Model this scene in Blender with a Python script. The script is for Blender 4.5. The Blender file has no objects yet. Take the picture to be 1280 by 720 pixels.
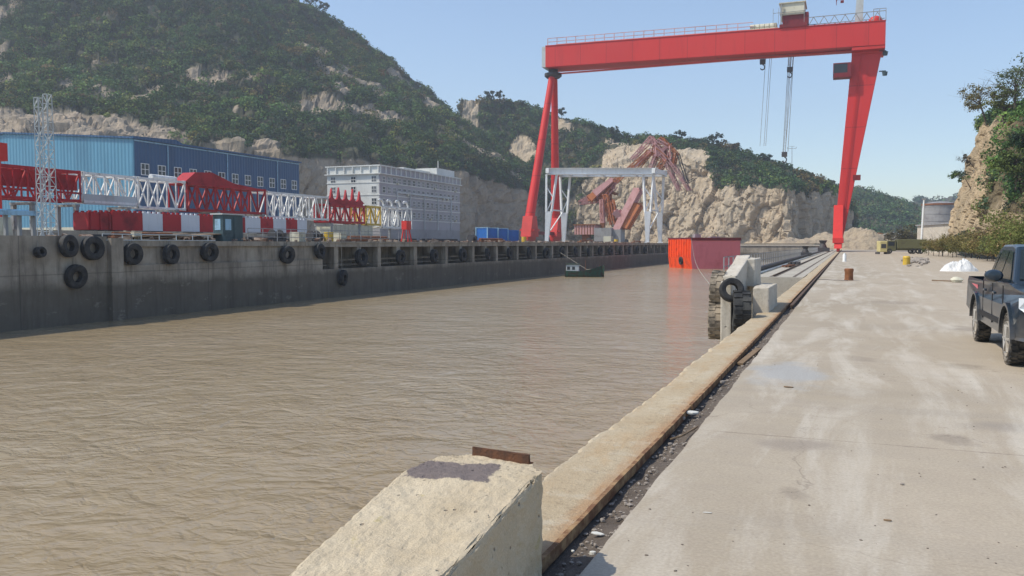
import bpy, bmesh, math, random
import numpy as np
from mathutils import Vector, Matrix
random.seed(7); rng = np.random.default_rng(11)
R = math.radians
S = bpy.context.scene
COL = S.collection

# ------------------------------------------------------------------ camera, sky, sun, exposure
F_PX = 1060.0; YAW = R(21.52); PITCH = R(2.97); EYE = 1.7
cam_data = bpy.data.cameras.new('camera'); cam = bpy.data.objects.new('camera', cam_data); COL.objects.link(cam)
cam_data.sensor_width = 36.0; cam_data.lens = F_PX / 1280 * 36.0
cam_data.clip_start = 0.05; cam_data.clip_end = 5000
cam.location = (0, 0, EYE); cam.rotation_euler = (math.pi / 2 - PITCH, 0, YAW)
S.camera = cam

SUN_EL = R(53); SUN_DIR = Vector((-0.84, -0.54, 0)).normalized()      # horizontal direction towards the sun
W = bpy.data.worlds.new('World'); S.world = W; W.use_nodes = True
wn = W.node_tree.nodes; wl = W.node_tree.links; wn.clear()
wo = wn.new('ShaderNodeOutputWorld'); bg = wn.new('ShaderNodeBackground'); sky = wn.new('ShaderNodeTexSky')
sky.sky_type = 'NISHITA'; sky.sun_disc = False; sky.sun_elevation = SUN_EL
sky.sun_rotation = math.atan2(SUN_DIR.x, SUN_DIR.y)
sky.air_density = 1.0; sky.dust_density = .7; sky.ozone_density = 1.5; sky.altitude = 0
bg.inputs['Strength'].default_value = 0.15
wl.new(sky.outputs[0], bg.inputs['Color']); wl.new(bg.outputs[0], wo.inputs['Surface'])
sl = bpy.data.lights.new('sun', 'SUN'); sl.energy = 3.5; sl.angle = R(0.55); sl.color = (1.0, 0.92, 0.77)
so = bpy.data.objects.new('sun', sl); COL.objects.link(so)
sv = Vector((SUN_DIR.x * math.cos(SUN_EL), SUN_DIR.y * math.cos(SUN_EL), math.sin(SUN_EL)))
so.rotation_euler = sv.to_track_quat('Z', 'Y').to_euler()
S.view_settings.view_transform = 'Standard'; S.view_settings.look = 'None'
S.view_settings.exposure = 0.34; S.view_settings.gamma = 1.0; S.view_settings.use_curve_mapping = False
S.cycles.max_bounces = 6; S.cycles.diffuse_bounces = 3; S.cycles.glossy_bounces = 3
S.cycles.transmission_bounces = 4; S.cycles.transparent_max_bounces = 6; S.cycles.volume_bounces = 0

# ------------------------------------------------------------------ photo pixel -> world helpers (used to survey the place)
CP, SP_, CY, SY = math.cos(PITCH), math.sin(PITCH), math.cos(YAW), math.sin(YAW)
RIGHT = Vector((CY, SY, 0)); FWD = Vector((-SY * CP, CY * CP, -SP_)); UP = Vector((-SY * SP_, CY * SP_, CP))
def ray(u, v): return RIGHT * ((u - 640) / F_PX) + UP * ((360 - v) / F_PX) + FWD
def P(u, v, D): return Vector((0, 0, EYE)) + ray(u, v) * D
def PZ(u, v, z):
    r = ray(u, v); return Vector((0, 0, EYE)) + r * ((z - EYE) / r.z)
def PX(u, v, x):
    r = ray(u, v); return Vector((0, 0, EYE)) + r * (x / r.x)
def PY(u, v, y):
    r = ray(u, v); return Vector((0, 0, EYE)) + r * (y / r.y)

HAZE = 0.00040
ZL = 1.9          # top of the far-side (left) quay
XL = -41.0        # its face
ZW = -2.9         # water level

# ------------------------------------------------------------------ materials
def srgb(r, g, b):
    f = lambda c: c / 12.92 if c <= .04045 else ((c + .055) / 1.055) ** 2.4
    return (f(r / 255), f(g / 255), f(b / 255), 1)
def c4(c): return (c[0], c[1], c[2], 1)
MATS = {}
class NT:
    def __init__(s, name):
        s.m = bpy.data.materials.new(name); s.m.use_nodes = True
        s.t = s.m.node_tree; s.b = s.t.nodes['Principled BSDF']; s.N = s.t.nodes; s.L = s.t.links
        s.b.inputs['Specular IOR Level'].default_value = 0.35
    def n(s, typ, **kw):
        x = s.N.new(typ)
        for k, v in kw.items(): setattr(x, k, v)
        return x
    def coord(s, kind='Object', scale=(1, 1, 1), rot=(0, 0, 0), loc=(0, 0, 0)):
        if kind == 'World': tc = s.n('ShaderNodeNewGeometry'); out = tc.outputs['Position']
        else: tc = s.n('ShaderNodeTexCoord'); out = tc.outputs[kind]
        mp = s.n('ShaderNodeMapping'); mp.inputs['Scale'].default_value = scale; mp.inputs['Rotation'].default_value = rot
        mp.inputs['Location'].default_value = loc
        s.L.new(out, mp.inputs['Vector']); return mp.outputs[0]
    def noise(s, vec, scale, detail=4, rough=.6, dist=0):
        x = s.n('ShaderNodeTexNoise'); x.inputs['Scale'].default_value = scale; x.inputs['Detail'].default_value = detail
        x.inputs['Roughness'].default_value = rough; x.inputs['Distortion'].default_value = dist
        s.L.new(vec, x.inputs['Vector']); return x.outputs['Fac']
    def ramp(s, fac, a, b, ca=(0, 0, 0, 1), cb=(1, 1, 1, 1)):
        x = s.n('ShaderNodeValToRGB'); e = x.color_ramp.elements
        e[0].position = a; e[0].color = c4(ca); e[1].position = b; e[1].color = c4(cb)
        s.L.new(fac, x.inputs['Fac']); return x.outputs['Color']
    def mix(s, fac, a, b, typ='MIX'):
        x = s.n('ShaderNodeMix', data_type='RGBA', blend_type=typ)
        if hasattr(fac, 'links'): s.L.new(fac, x.inputs[0])
        else: x.inputs[0].default_value = fac
        for v, i in ((a, 6), (b, 7)):
            if hasattr(v, 'links'): s.L.new(v, x.inputs[i])
            else: x.inputs[i].default_value = c4(v)
        return x.outputs[2]
    def math(s, op, a, b=0.0, c=None):
        x = s.n('ShaderNodeMath', operation=op)
        for i, v in enumerate((a, b) if c is None else (a, b, c)):
            if hasattr(v, 'links'): s.L.new(v, x.inputs[i])
            else: x.inputs[i].default_value = v
        return x.outputs[0]
    def bump(s, h, strength=.4, dist=.02, prev=None):
        x = s.n('ShaderNodeBump'); x.inputs['Strength'].default_value = strength; x.inputs['Distance'].default_value = dist
        s.L.new(h, x.inputs['Height'])
        if prev is not None: s.L.new(prev, x.inputs['Normal'])
        return x.outputs[0]
    def out(s, col=None, rough=None, normal=None):
        if col is not None:
            if hasattr(col, 'links'): s.L.new(col, s.b.inputs['Base Color'])
            else: s.b.inputs['Base Color'].default_value = c4(col)
        if rough is not None:
            if hasattr(rough, 'links'): s.L.new(rough, s.b.inputs['Roughness'])
            else: s.b.inputs['Roughness'].default_value = rough
        if normal is not None: s.L.new(normal, s.b.inputs['Normal'])
        return s.m

def paint(name, c, c2=None, scale=1.0, rough=.5, lo=.52, hi=.72, metallic=0., bumps=.08, streak=True):
    """painted / weathered surface: base colour c with patches and downward streaks of c2"""
    if name in MATS: return MATS[name]
    t = NT(name); v = t.coord('Object'); v2 = t.coord('Object', scale=(1, 1, .18))
    c2 = c2 or tuple(x * .7 for x in c[:3])
    n1 = t.ramp(t.noise(v, scale, 6, .65), lo, hi)
    col = t.mix(n1, c, c2)
    if streak:
        n2 = t.ramp(t.noise(v2, scale * 3.5, 5, .7), .5, .8)
        col = t.mix(t.math('MULTIPLY', n2, .55), col, c2)
    big = t.ramp(t.noise(v, scale * .23, 3, .5), .3, .7, (.84, .84, .84), (1.08, 1.08, 1.08))
    col = t.mix(1.0, col, big, 'MULTIPLY')
    t.b.inputs['Metallic'].default_value = metallic
    nb = t.bump(t.noise(v, scale * 9, 5, .6), bumps, .02)
    MATS[name] = t.out(col, t.ramp(n1, 0, 1, (rough,) * 3, (min(1, rough + .25),) * 3), nb); return MATS[name]

def rock_mat(name, c1, c2, c3, scale=.12, bump=1.0, bd=.8):
    t = NT(name); v = t.coord('World', scale=(1, 1, .55)); v2 = t.coord('World')
    n1 = t.noise(v, scale, 8, .68, .6); n2 = t.noise(v2, scale * 4.5, 6, .65)
    col = t.mix(t.ramp(n1, .38, .62), c1, c2)
    col = t.mix(t.ramp(n2, .5, .72), col, c3)
    vo = t.n('ShaderNodeTexVoronoi', feature='DISTANCE_TO_EDGE'); vo.inputs['Scale'].default_value = scale * 2.2
    t.L.new(t.coord('World', scale=(1, 1, .6)), vo.inputs['Vector'])
    crack = t.ramp(vo.outputs['Distance'], 0, .06, (0, 0, 0), (1, 1, 1))
    n3 = t.noise(t.coord('World', scale=(1, 1, .35)), scale * 12, 6, .7); col = t.mix(t.math('MULTIPLY', t.ramp(n3, .52, .68), .6), col, c3)
    h = t.math('ADD', n2, t.math('MULTIPLY', n1, 1.5)); h = t.math('ADD', h, t.math('MULTIPLY', n3, .6))
    return t.out(col, .95, t.bump(h, bump, bd))

def veg_mat(name):
    t = NT(name); a = t.n('ShaderNodeVertexColor', layer_name='Col')
    t.b.inputs['Specular IOR Level'].default_value = .15
    t.out(a.outputs['Color'], .75)
    tr = t.n('ShaderNodeBsdfTranslucent'); t.L.new(a.outputs['Color'], tr.inputs['Color'])
    mx = t.n('ShaderNodeMixShader'); mx.inputs[0].default_value = .22
    o = t.N['Material Output']; t.L.new(t.b.outputs[0], mx.inputs[1]); t.L.new(tr.outputs[0], mx.inputs[2]); t.L.new(mx.outputs[0], o.inputs['Surface'])
    return t.m
M_LEAF = veg_mat('foliage')

def concrete(name, c1, c2, c3, scale=.6, bump=.35, spec=(.5, .75), bd=.01, rough=.9, pits=0):
    t = NT(name); v = t.coord('World')
    n1 = t.noise(v, scale, 7, .62); n2 = t.noise(v, scale * 9, 6, .7); n3 = t.noise(v, scale * 60, 3, .6)
    col = t.mix(t.ramp(n1, .36, .66), c1, c2)
    col = t.mix(t.math('MULTIPLY', t.ramp(n2, spec[0], spec[1]), .6), col, c3)
    col = t.mix(1., col, t.ramp(n3, .3, .7, (.88, .88, .88), (1.1, 1.1, 1.1)), 'MULTIPLY')
    h = t.math('ADD', n2, t.math('MULTIPLY', n3, .5))
    if pits:
        vo = t.n('ShaderNodeTexVoronoi', feature='F1'); vo.inputs['Scale'].default_value = pits; t.L.new(v, vo.inputs['Vector'])
        pm = t.ramp(vo.outputs['Distance'], .10, .20, (0, 0, 0), (1, 1, 1))
        gate = t.ramp(t.noise(v, pits * .6, 2), .5, .56)
        inv = t.math('MULTIPLY', t.math('SUBTRACT', 1., pm), gate)
        col = t.mix(t.math('MULTIPLY', inv, .75), col, tuple(x * .35 for x in c3[:3]))
        h = t.math('SUBTRACT', h, t.math('MULTIPLY', inv, 1.5))
    return t.out(col, rough, t.bump(h, bump, bd))

M = {}
M['red'] = paint('crane_red_paint', srgb(205, 52, 46), srgb(168, 48, 44), .12, .45, .55, .8)
def plated(name, axis, step, c, c2, seed=0.):
    t = NT(name); g = t.n('ShaderNodeNewGeometry'); s = t.n('ShaderNodeSeparateXYZ'); t.L.new(g.outputs['Position'], s.inputs[0]); q = t.math('MULTIPLY', t.math('ADD', s.outputs[axis], 300. + seed), 1 / step)
    w = t.n('ShaderNodeTexWhiteNoise', noise_dimensions='1D'); t.L.new(t.math('FLOOR', q), w.inputs['W']); fr = t.math('ABSOLUTE', t.math('SUBTRACT', t.math('FRACT', q), .5))
    v = t.coord('World'); vs = t.coord('World', scale=(1, 1, .12)); col = t.mix(t.math('MULTIPLY', w.outputs['Value'], .55), c, c2)
    col = t.mix(t.math('MULTIPLY', t.ramp(t.noise(vs, .55, 6, .7), .52, .72), .38), col, tuple(x * .62 for x in c2)); col = t.mix(t.math('MULTIPLY', t.ramp(t.noise(v, .09, 4, .6), .4, .65), .3), col, (c[0] * .95, c[1] * 1.9, c[2] * 1.9))
    col = t.mix(t.math('MULTIPLY', t.ramp(fr, .482, .494), .45), col, tuple(x * .45 for x in c2))
    return t.out(col, .5, t.bump(t.noise(v, 1.2, 4), .12, .05))
M['red_girder'] = plated('girder_red_plates', 'X', 6.6, srgb(205, 50, 46), srgb(186, 50, 50)); M['red_leg'] = plated('leg_red_plates', 'Z', 9.2, srgb(212, 50, 46), srgb(176, 38, 40), 3.3)
M['red_dark'] = paint('dark_red_paint', srgb(120, 30, 36), srgb(80, 30, 30), .5, .5)
M['boomred'] = paint('boom_red_paint', srgb(172, 24, 34), srgb(110, 20, 26), .4, .5)
M['white'] = paint('white_paint', (.78, .80, .80), (.50, .48, .45), .35, .5, .55, .8)
M['white2'] = paint('dull_white_paint', (.50, .54, .55), (.33, .31, .28), .3, .55, .5, .8)
M['whitepanel'] = paint('white_panel_paint', (.62, .66, .72), (.42, .42, .42), .5, .5, .6, .8)
M['grey'] = paint('grey_steel', (.30, .31, .32), (.16, .15, .14), .8, .6)
M['dark'] = paint('dark_steel', (.06, .06, .065), (.10, .07, .05), 1.2, .6)
M['black'] = paint('black_rubber_trim', (.02, .02, .022), (.05, .05, .05), 2, .6)
M['rust'] = paint('rust', (.30, .12, .05), (.13, .06, .035), 3.0, .85, .4, .65, bumps=.35)
M['rustpink'] = paint('faded_pink_paint', srgb(205, 160, 158), srgb(165, 110, 98), .35, .75, .5, .72)
M['rustorange'] = paint('rusty_orange_steel', srgb(190, 120, 78), srgb(150, 92, 74), .35, .8, .5, .7)
M['yellow'] = paint('yellow_paint', (.62, .42, .05), (.30, .22, .08), 1, .5)
M['cream'] = paint('cream_paint', (.60, .58, .46), (.36, .33, .26), .6, .6)
M['teal'] = paint('teal_paint', srgb(66, 88, 94), srgb(48, 58, 60), 1, .5)
M['bluebox'] = paint('blue_container_paint', srgb(40, 110, 190), srgb(50, 80, 120), 1.2, .5, .55, .8)
M['lightblue'] = paint('pale_blue_paint', srgb(150, 190, 215), srgb(110, 130, 140), 1, .5)
M['orange'] = paint('orange_hull_paint', srgb(240, 78, 18), srgb(160, 58, 28), .6, .6, .5, .75)
M['hullred'] = paint('oxide_red_hull_paint', srgb(222, 122, 130), srgb(192, 96, 102), .3, .5, .5, .8)
M['green'] = paint('green_boat_paint', srgb(34, 78, 62), srgb(62, 54, 46), 3.2, .7, .42, .6)
M['olive'] = paint('olive_paint', (.13, .13, .06), (.08, .07, .05), 1, .7)
M['glass'] = NT('window_glass').out((.03, .035, .04), .08); M['glass_pale'] = NT('pale_window_glass').out((.13, .14, .155), .2)
M['tarp'] = paint('white_sheeting', (.70, .70, .69), (.45, .44, .42), 3.5, .6, .55, .8)
M['bark'] = paint('bark', (.10, .075, .055), (.06, .05, .04), 3, .95, bumps=.4)
M['rope'] = paint('rope', (.35, .32, .27), (.2, .18, .15), 3, .9)
M['wood'] = paint('weathered_wood', (.22, .15, .09), (.12, .09, .06), 3, .9, bumps=.4)
def rubber(name, dust):
    t = NT(name); v = t.coord('Object')
    n = t.noise(v, 3.0, 6, .7); col = t.mix(t.ramp(n, .4, .75), (.018, .019, .021), dust)
    return t.out(col, .75, t.bump(t.noise(v, 25, 4), .2, .01))
M['tyre'] = rubber('tyre_rubber', (.07, .068, .065))
M['tyre_mud'] = rubber('muddy_tyre_rubber', (.30, .25, .19))
M['tyre_mud2'] = rubber('dusty_tyre_rubber', (.23, .20, .16))
# deeper mud on the two outer tyres
mt = M['tyre_mud'].node_tree
for nd in mt.nodes:
    if nd.type == 'VALTORGB': nd.color_ramp.elements[0].position = .28; nd.color_ramp.elements[1].position = .55

# ------------------------------------------------------------------ mesh builder
class MB:
    def __init__(s): s.v = []; s.f = []; s.sm = []
    def add(s, vs, fs, smooth=False):
        o = len(s.v); s.v += [tuple(x) for x in vs]
        for f in fs: s.f.append(tuple(i + o for i in f)); s.sm.append(smooth)
    def box(s, c, size, rz=0, rx=0, ry=0):
        x, y, z = (k / 2 for k in size)
        pts = [Vector(p) for p in ((-x, -y, -z), (x, -y, -z), (x, y, -z), (-x, y, -z), (-x, -y, z), (x, -y, z), (x, y, z), (-x, y, z))]
        m = Matrix.Rotation(rz, 3, 'Z') @ Matrix.Rotation(ry, 3, 'Y') @ Matrix.Rotation(rx, 3, 'X')
        c = Vector(c); s.add([m @ p + c for p in pts], [(0, 3, 2, 1), (4, 5, 6, 7), (0, 1, 5, 4), (1, 2, 6, 5), (2, 3, 7, 6), (3, 0, 4, 7)])
    def b6(s, x0, x1, y0, y1, z0, z1): s.box(((x0 + x1) / 2, (y0 + y1) / 2, (z0 + z1) / 2), (abs(x1 - x0), abs(y1 - y0), abs(z1 - z0)))
    def frame(s, p, q, up=Vector((0, 0, 1))):
        d = (q - p).normalized(); a = d.cross(up)
        if a.length < 1e-4: a = d.cross(Vector((1, 0, 0)))
        a.normalize(); b = a.cross(d).normalized(); return d, a, b
    def bar(s, p, q, w, h=None, w2=None, h2=None, up=Vector((0, 0, 1))):
        p = Vector(p); q = Vector(q); h = h or w; w2 = w2 or w; h2 = h2 or h
        d, a, b = s.frame(p, q, up)
        vs = [p + a * (i * w / 2) + b * (j * h / 2) for i, j in ((-1, -1), (1, -1), (1, 1), (-1, 1))] + \
             [q + a * (i * w2 / 2) + b * (j * h2 / 2) for i, j in ((-1, -1), (1, -1), (1, 1), (-1, 1))]
        s.add(vs, [(0, 3, 2, 1), (4, 5, 6, 7), (0, 1, 5, 4), (1, 2, 6, 5), (2, 3, 7, 6), (3, 0, 4, 7)])
    def tube(s, p, q, r, r2=None, n=8, cap=True):
        p = Vector(p); q = Vector(q); r2 = r if r2 is None else r2
        d, a, b = s.frame(p, q); vs = []
        for c, rr in ((p, r), (q, r2)):
            for k in range(n):
                t = 2 * math.pi * k / n; vs.append(c + a * (math.cos(t) * rr) + b * (math.sin(t) * rr))
        s.add(vs, [(k, (k + 1) % n, n + (k + 1) % n, n + k)[::-1] for k in range(n)], True)
        if cap: s.add(vs[:n], [tuple(range(n))]); s.add(vs[n:], [tuple(range(n))[::-1]])
    def path(s, pts, r, n=6):
        for i in range(len(pts) - 1): s.tube(pts[i], pts[i + 1], r, r, n)
    def prism(s, poly, d0, d1, axis='y'):
        """poly in the plane across axis, extruded d0..d1"""
        def mk(a, b, d): return {'y': (a, d, b), 'x': (d, a, b), 'z': (a, b, d)}[axis]
        n = len(poly); vs = [mk(a, b, d0) for a, b in poly] + [mk(a, b, d1) for a, b in poly]
        s.add(vs, [tuple(range(n)), tuple(range(n, 2 * n))[::-1]] + [(i, n + i, n + (i + 1) % n, (i + 1) % n) for i in range(n)])
    def lathe(s, prof, c=(0, 0, 0), axis='z', n=24, smooth=True, closed=False):
        vs = []; m = len(prof); c = Vector(c)
        for k in range(n):
            t = 2 * math.pi * k / n
            for r, h in prof:
                x, y = r * math.cos(t), r * math.sin(t)
                vs.append(c + Vector({'z': (x, y, h), 'x': (h, x, y), 'y': (x, h, y)}[axis]))
        fs = []
        for k in range(n):
            k2 = (k + 1) % n
            for i in range(m if closed else m - 1):
                j = (i + 1) % m; fs.append((k * m + i, k2 * m + i, k2 * m + j, k * m + j))
        s.add(vs, fs, smooth)
    def jitter(s, a):
        s.v = [(x + random.uniform(-a, a), y + random.uniform(-a, a), z + random.uniform(-a, a)) for x, y, z in s.v]
    def mesh(s, name, off=Vector((0, 0, 0))):
        me = bpy.data.meshes.new(name); me.from_pydata([tuple(Vector(p) - off) for p in s.v], [], s.f)
        me.polygons.foreach_set('use_smooth', s.sm)
        bm = bmesh.new(); bm.from_mesh(me); bmesh.ops.recalc_face_normals(bm, faces=bm.faces)
        for e in bm.edges:
            if e.is_manifold and e.calc_face_angle(0) > .62: e.smooth = False
        bm.to_mesh(me); bm.free()
        return me
def tag(o, label=None, cat=None, group=None, kind=None):
    for k, v in (('label', label), ('category', cat), ('group', group), ('kind', kind)):
        if v: o[k] = v
    return o
def wloc(o):
    l = Vector((0, 0, 0))
    while o: l = l + o.location; o = o.parent
    return l
def build(name, mb, mat, parent=None, world=True, bevel=0, loc=None):
    """one mesh object; world=True: mb is in world coordinates, False: in the parent's"""
    off = Vector((0, 0, 0))
    if world:
        off = wloc(parent) if parent else (Vector(loc) if loc is not None else Vector((0, 0, 0)))
    o = bpy.data.objects.new(name, mb.mesh(name, off)); COL.objects.link(o); o.data.materials.append(mat)
    if parent: o.parent = parent
    elif loc is not None: o.location = loc
    if bevel:
        b = o.modifiers.new('bevel', 'BEVEL'); b.width = bevel; b.segments = 2; b.limit_method = 'ANGLE'; b.angle_limit = R(40)
    return o
def thing(name, label, cat, loc=(0, 0, 0), group=None, rz=0):
    o = bpy.data.objects.new(name, None); COL.objects.link(o); o.location = loc; o.rotation_euler.z = rz
    o.empty_display_size = .3
    return tag(o, label, cat, group)
def dup(root, loc=None, rz=None, label=None, parent=None):
    kids = [c for c in root.children]
    r = root.copy(); COL.objects.link(r)
    if parent is not None: r.parent = parent
    if loc is not None: r.location = loc
    if rz is not None: r.rotation_euler.z = rz
    if label: r['label'] = label
    for c in kids: dup(c, parent=r)
    return r
def lattice(mb, p, q, w, h, n, r, up=Vector((0, 0, 1)), w2=None, h2=None):
    """four-chord lattice box from p to q"""
    p = Vector(p); q = Vector(q); d, a, b = mb.frame(p, q, up); w2 = w2 or w; h2 = h2 or h; rings = []
    for k in range(n + 1):
        t = k / n; c = p.lerp(q, t); ww = w + (w2 - w) * t; hh = h + (h2 - h) * t
        rings.append([c + a * (i * ww / 2) + b * (j * hh / 2) for i, j in ((-1, -1), (1, -1), (1, 1), (-1, 1))])
    for i in range(4): mb.bar(rings[0][i], rings[-1][i], r * 2.2)
    for k in range(n):
        for i in range(4):
            j = (i + 1) % 4
            mb.bar(rings[k][i], rings[k][j], r * 1.1)
            if (k + i) % 2: mb.bar(rings[k][i], rings[k + 1][j], r * 1.2)
            else: mb.bar(rings[k][j], rings[k + 1][i], r * 1.2)
    for i in range(4): mb.bar(rings[-1][i], rings[-1][(i + 1) % 4], r * 1.1)

# ------------------------------------------------------------------ numpy noise
def _h(ix, iy, iz):
    n = (ix * 374761393 + iy * 668265263 + iz * 2147483647 // 7) & 0xffffffff
    n = ((n ^ (n >> 13)) * 1274126177) & 0xffffffff
    return ((n ^ (n >> 16)) & 0xffff) / 65535.0
def vnoise(p):
    p = np.asarray(p, float); i = np.floor(p).astype(np.int64); f = p - i; f = f * f * (3 - 2 * f); r = 0
    for dx in (0, 1):
        for dy in (0, 1):
            for dz in (0, 1):
                w = (f[..., 0] if dx else 1 - f[..., 0]) * (f[..., 1] if dy else 1 - f[..., 1]) * (f[..., 2] if dz else 1 - f[..., 2])
                r = r + w * _h(i[..., 0] + dx, i[..., 1] + dy, i[..., 2] + dz)
    return r
def fbm(p, oct=4, gain=.5):
    r = 0; a = 1; t = 0; p = np.asarray(p, float)
    for k in range(oct): r = r + a * vnoise(p * 2 ** k + k * 17.3); t += a; a *= gain
    return r / t

def np_mesh(name, V, Fq, mat, col=None, smooth=False):
    me = bpy.data.meshes.new(name); n = len(Fq); k = Fq.shape[1]
    me.vertices.add(len(V)); me.vertices.foreach_set('co', V.astype(np.float32).ravel())
    me.loops.add(n * k); me.loops.foreach_set('vertex_index', Fq.astype(np.int32).ravel())
    me.polygons.add(n); me.polygons.foreach_set('loop_start', np.arange(0, n * k, k, dtype=np.int32))
    try: me.polygons.foreach_set('loop_total', np.full(n, k, dtype=np.int32))
    except Exception: pass
    me.update(calc_edges=True); me.polygons.foreach_set('use_smooth', np.full(n, smooth))
    if col is not None:
        at = me.color_attributes.new('Col', 'FLOAT_COLOR', 'POINT'); at.data.foreach_set('color', col.astype(np.float32).ravel())
    me.materials.append(mat); return me

def leaves(centers, radii, nper, size, cols, squash=.8, shell=.55):
    """leaf-clump quads around every centre; returns V, F, C"""
    n = len(centers); N = n * nper
    c = np.repeat(centers, nper, 0); r = np.repeat(radii, nper); sz = np.repeat(size if np.ndim(size) else np.full(n, size), nper) * rng.uniform(.55, 1.3, N)
    d = rng.normal(size=(N, 3)); d /= np.linalg.norm(d, axis=1)[:, None]
    rr = rng.uniform(shell, 1.0, N) ** .8
    lob = .75 + .5 * vnoise(d * 1.7 + c * .37)
    pos = c + d * (r * rr * lob)[:, None] * np.array([1, 1, squash])
    nrm = d * .7 + rng.normal(size=(N, 3)) * .55; nrm[:, 2] += .25; nrm /= np.linalg.norm(nrm, axis=1)[:, None]
    a = np.cross(nrm, rng.normal(size=(N, 3))); a /= np.linalg.norm(a, axis=1)[:, None]; b = np.cross(nrm, a)
    e = rng.uniform(.5, 1.0, N)[:, None]
    V = np.stack([pos - a * sz[:, None] * .5, pos - b * sz[:, None] * .5 * e, pos + a * sz[:, None] * .5, pos + b * sz[:, None] * .5 * e], 1).reshape(-1, 3)
    Fq = np.arange(N * 4).reshape(-1, 4)
    cc = np.repeat(cols, nper, 0) * rng.uniform(.75, 1.3, (N, 1)); cc = np.repeat(np.concatenate([cc, np.ones((N, 1))], 1), 4, 0)
    return V, Fq, cc
GREENS = np.array([(.042, .082, .026), (.034, .066, .028), (.056, .094, .030), (.082, .112, .032), (.036, .058, .032), (.100, .100, .036), (.080, .064, .038)])
def green(n, w=(6, 6, 5, 3, 4, 1.2, 1.2)):
    w = np.array(w, float); i = rng.choice(len(GREENS), n, p=w / w.sum()); return GREENS[i] * rng.uniform(.7, 1.9, (n, 1))
# ================================================================== SETTING
# ---- water
def water_mat():
    t = NT('muddy_water'); t.b.inputs['Specular IOR Level'].default_value = .5; t.b.inputs['IOR'].default_value = 1.33
    v = t.coord('World', rot=(0, 0, -YAW), scale=(.78, 1.0, 1)); vw = t.coord('World')
    n1 = t.noise(v, 1.6, 5, .6, .2); n2 = t.noise(v, 6.0, 4, .6, .2); n3 = t.noise(vw, .05, 4, .55, .4)
    col = t.mix(t.ramp(n3, .35, .68), (.30, .232, .142), (.335, .275, .185))
    col = t.mix(t.math('MULTIPLY', t.ramp(n1, .42, .62), .35), col, (.25, .185, .105))
    wv = t.noise(v, .45, 3, .5, .3)
    amp = t.ramp(t.noise(vw, .16, 4, .6, .5), .32, .68, (.35, .35, .35), (1, 1, 1)); n0 = t.noise(v, .75, 4, .55, .2)
    cr1 = t.math('ABSOLUTE', t.math('SUBTRACT', t.noise(v, .85, 3, .5, .5), .5)); cr2 = t.math('ABSOLUTE', t.math('SUBTRACT', t.noise(v, 2.3, 3, .55, .4), .5))
    h = t.math('MULTIPLY', t.math('ADD', t.math('ADD', t.math('MULTIPLY', n1, .35), t.math('MULTIPLY', n2, .12)), t.math('ADD', t.math('MINIMUM', t.math('MULTIPLY', cr1, 2.6), .30), t.math('MINIMUM', t.math('MULTIPLY', cr2, 1.5), .14))), amp); h = t.math('ADD', h, t.math('ADD', t.math('MULTIPLY', wv, 1.1), t.math('MULTIPLY', n0, .7)))
    col = t.mix(t.math('MULTIPLY', t.ramp(n0, .52, .70), .12), col, (.25, .18, .10))  # brown and greyish patches paint wave shading and sheen into the colour
    return t.out(col, .16, t.bump(h, .66, .17))
def sheet(name, x0, x1, y0, y1, z, mat, kind='structure'):
    mb = MB(); mb.add([(x0, y0, z), (x1, y0, z), (x1, y1, z), (x0, y1, z)], [(0, 1, 2, 3)])
    return tag(build(name, mb, mat), kind=kind)
sheet('water', -1100, 1100, -300, 1500, ZW, water_mat())

# ---- land beyond the basin (both sides), as solid banks
M['earth'] = concrete('packed_earth', (.24, .205, .16), (.30, .265, .21), (.17, .14, .11), .15, .5, bd=.05)
M['wallconc'] = None
def wall_conc():
    t = NT('quay_wall_concrete'); v = t.coord('World'); vs = t.coord('World', scale=(1, 1, .13))
    n1 = t.noise(v, .5, 7, .65); n2 = t.noise(vs, 1.6, 6, .7)
    col = t.mix(t.ramp(n1, .35, .65), (.24, .21, .17), (.40, .36, .30))
    col = t.mix(t.math('MULTIPLY', t.ramp(n2, .48, .72), .85), col, (.085, .068, .052))
    # tidal weed and silt line: a real stain band up to about a metre above the water
    g = t.n('ShaderNodeNewGeometry'); sx = t.n('ShaderNodeSeparateXYZ'); t.L.new(g.outputs['Position'], sx.inputs[0])
    z = t.math('ADD', sx.outputs['Z'], t.math('MULTIPLY', t.noise(v, .8, 4), .9))
    band = t.ramp(t.math('MULTIPLY', t.math('ADD', z, 3.0), .25), .64, .80, (1, 1, 1), (0, 0, 0))
    col = t.mix(t.math('MULTIPLY', band, .78), col, (.095, .082, .064))
    ch = t.ramp(t.noise(t.coord('World', scale=(1, .5, 1)), 1.1, 6, .75), .60, .64); col = t.mix(t.math('MULTIPLY', ch, .5), col, (.30, .27, .22))
    sz_ = t.math('ABSOLUTE', t.math('SUBTRACT', t.math('FRACT', t.math('MULTIPLY', sx.outputs['Y'], 1 / 7.2)), .5)); col = t.mix(t.math('MULTIPLY', t.ramp(sz_, 0, .006, (1, 1, 1), (0, 0, 0)), .6), col, (.05, .045, .04))
    zl_ = t.math('ABSOLUTE', t.math('ADD', sx.outputs['Z'], t.math('MULTIPLY', t.math('SUBTRACT', t.noise(v, 2, 3), .5), .06))); col = t.mix(t.math('MULTIPLY', t.ramp(zl_, 0, .05, (1, 1, 1), (0, 0, 0)), .45), col, (.07, .06, .05))
    return t.out(col, .9, t.bump(t.math('ADD', n1, n2), .5, .05))
M['wallconc'] = wall_conc()
def land(name, poly, z0, z1, mat):
    mb = MB(); mb.prism(poly, z0, z1, 'z'); return tag(build(name, mb, mat), kind='structure')
YPE = 46.0     # where the right quay widens
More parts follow.
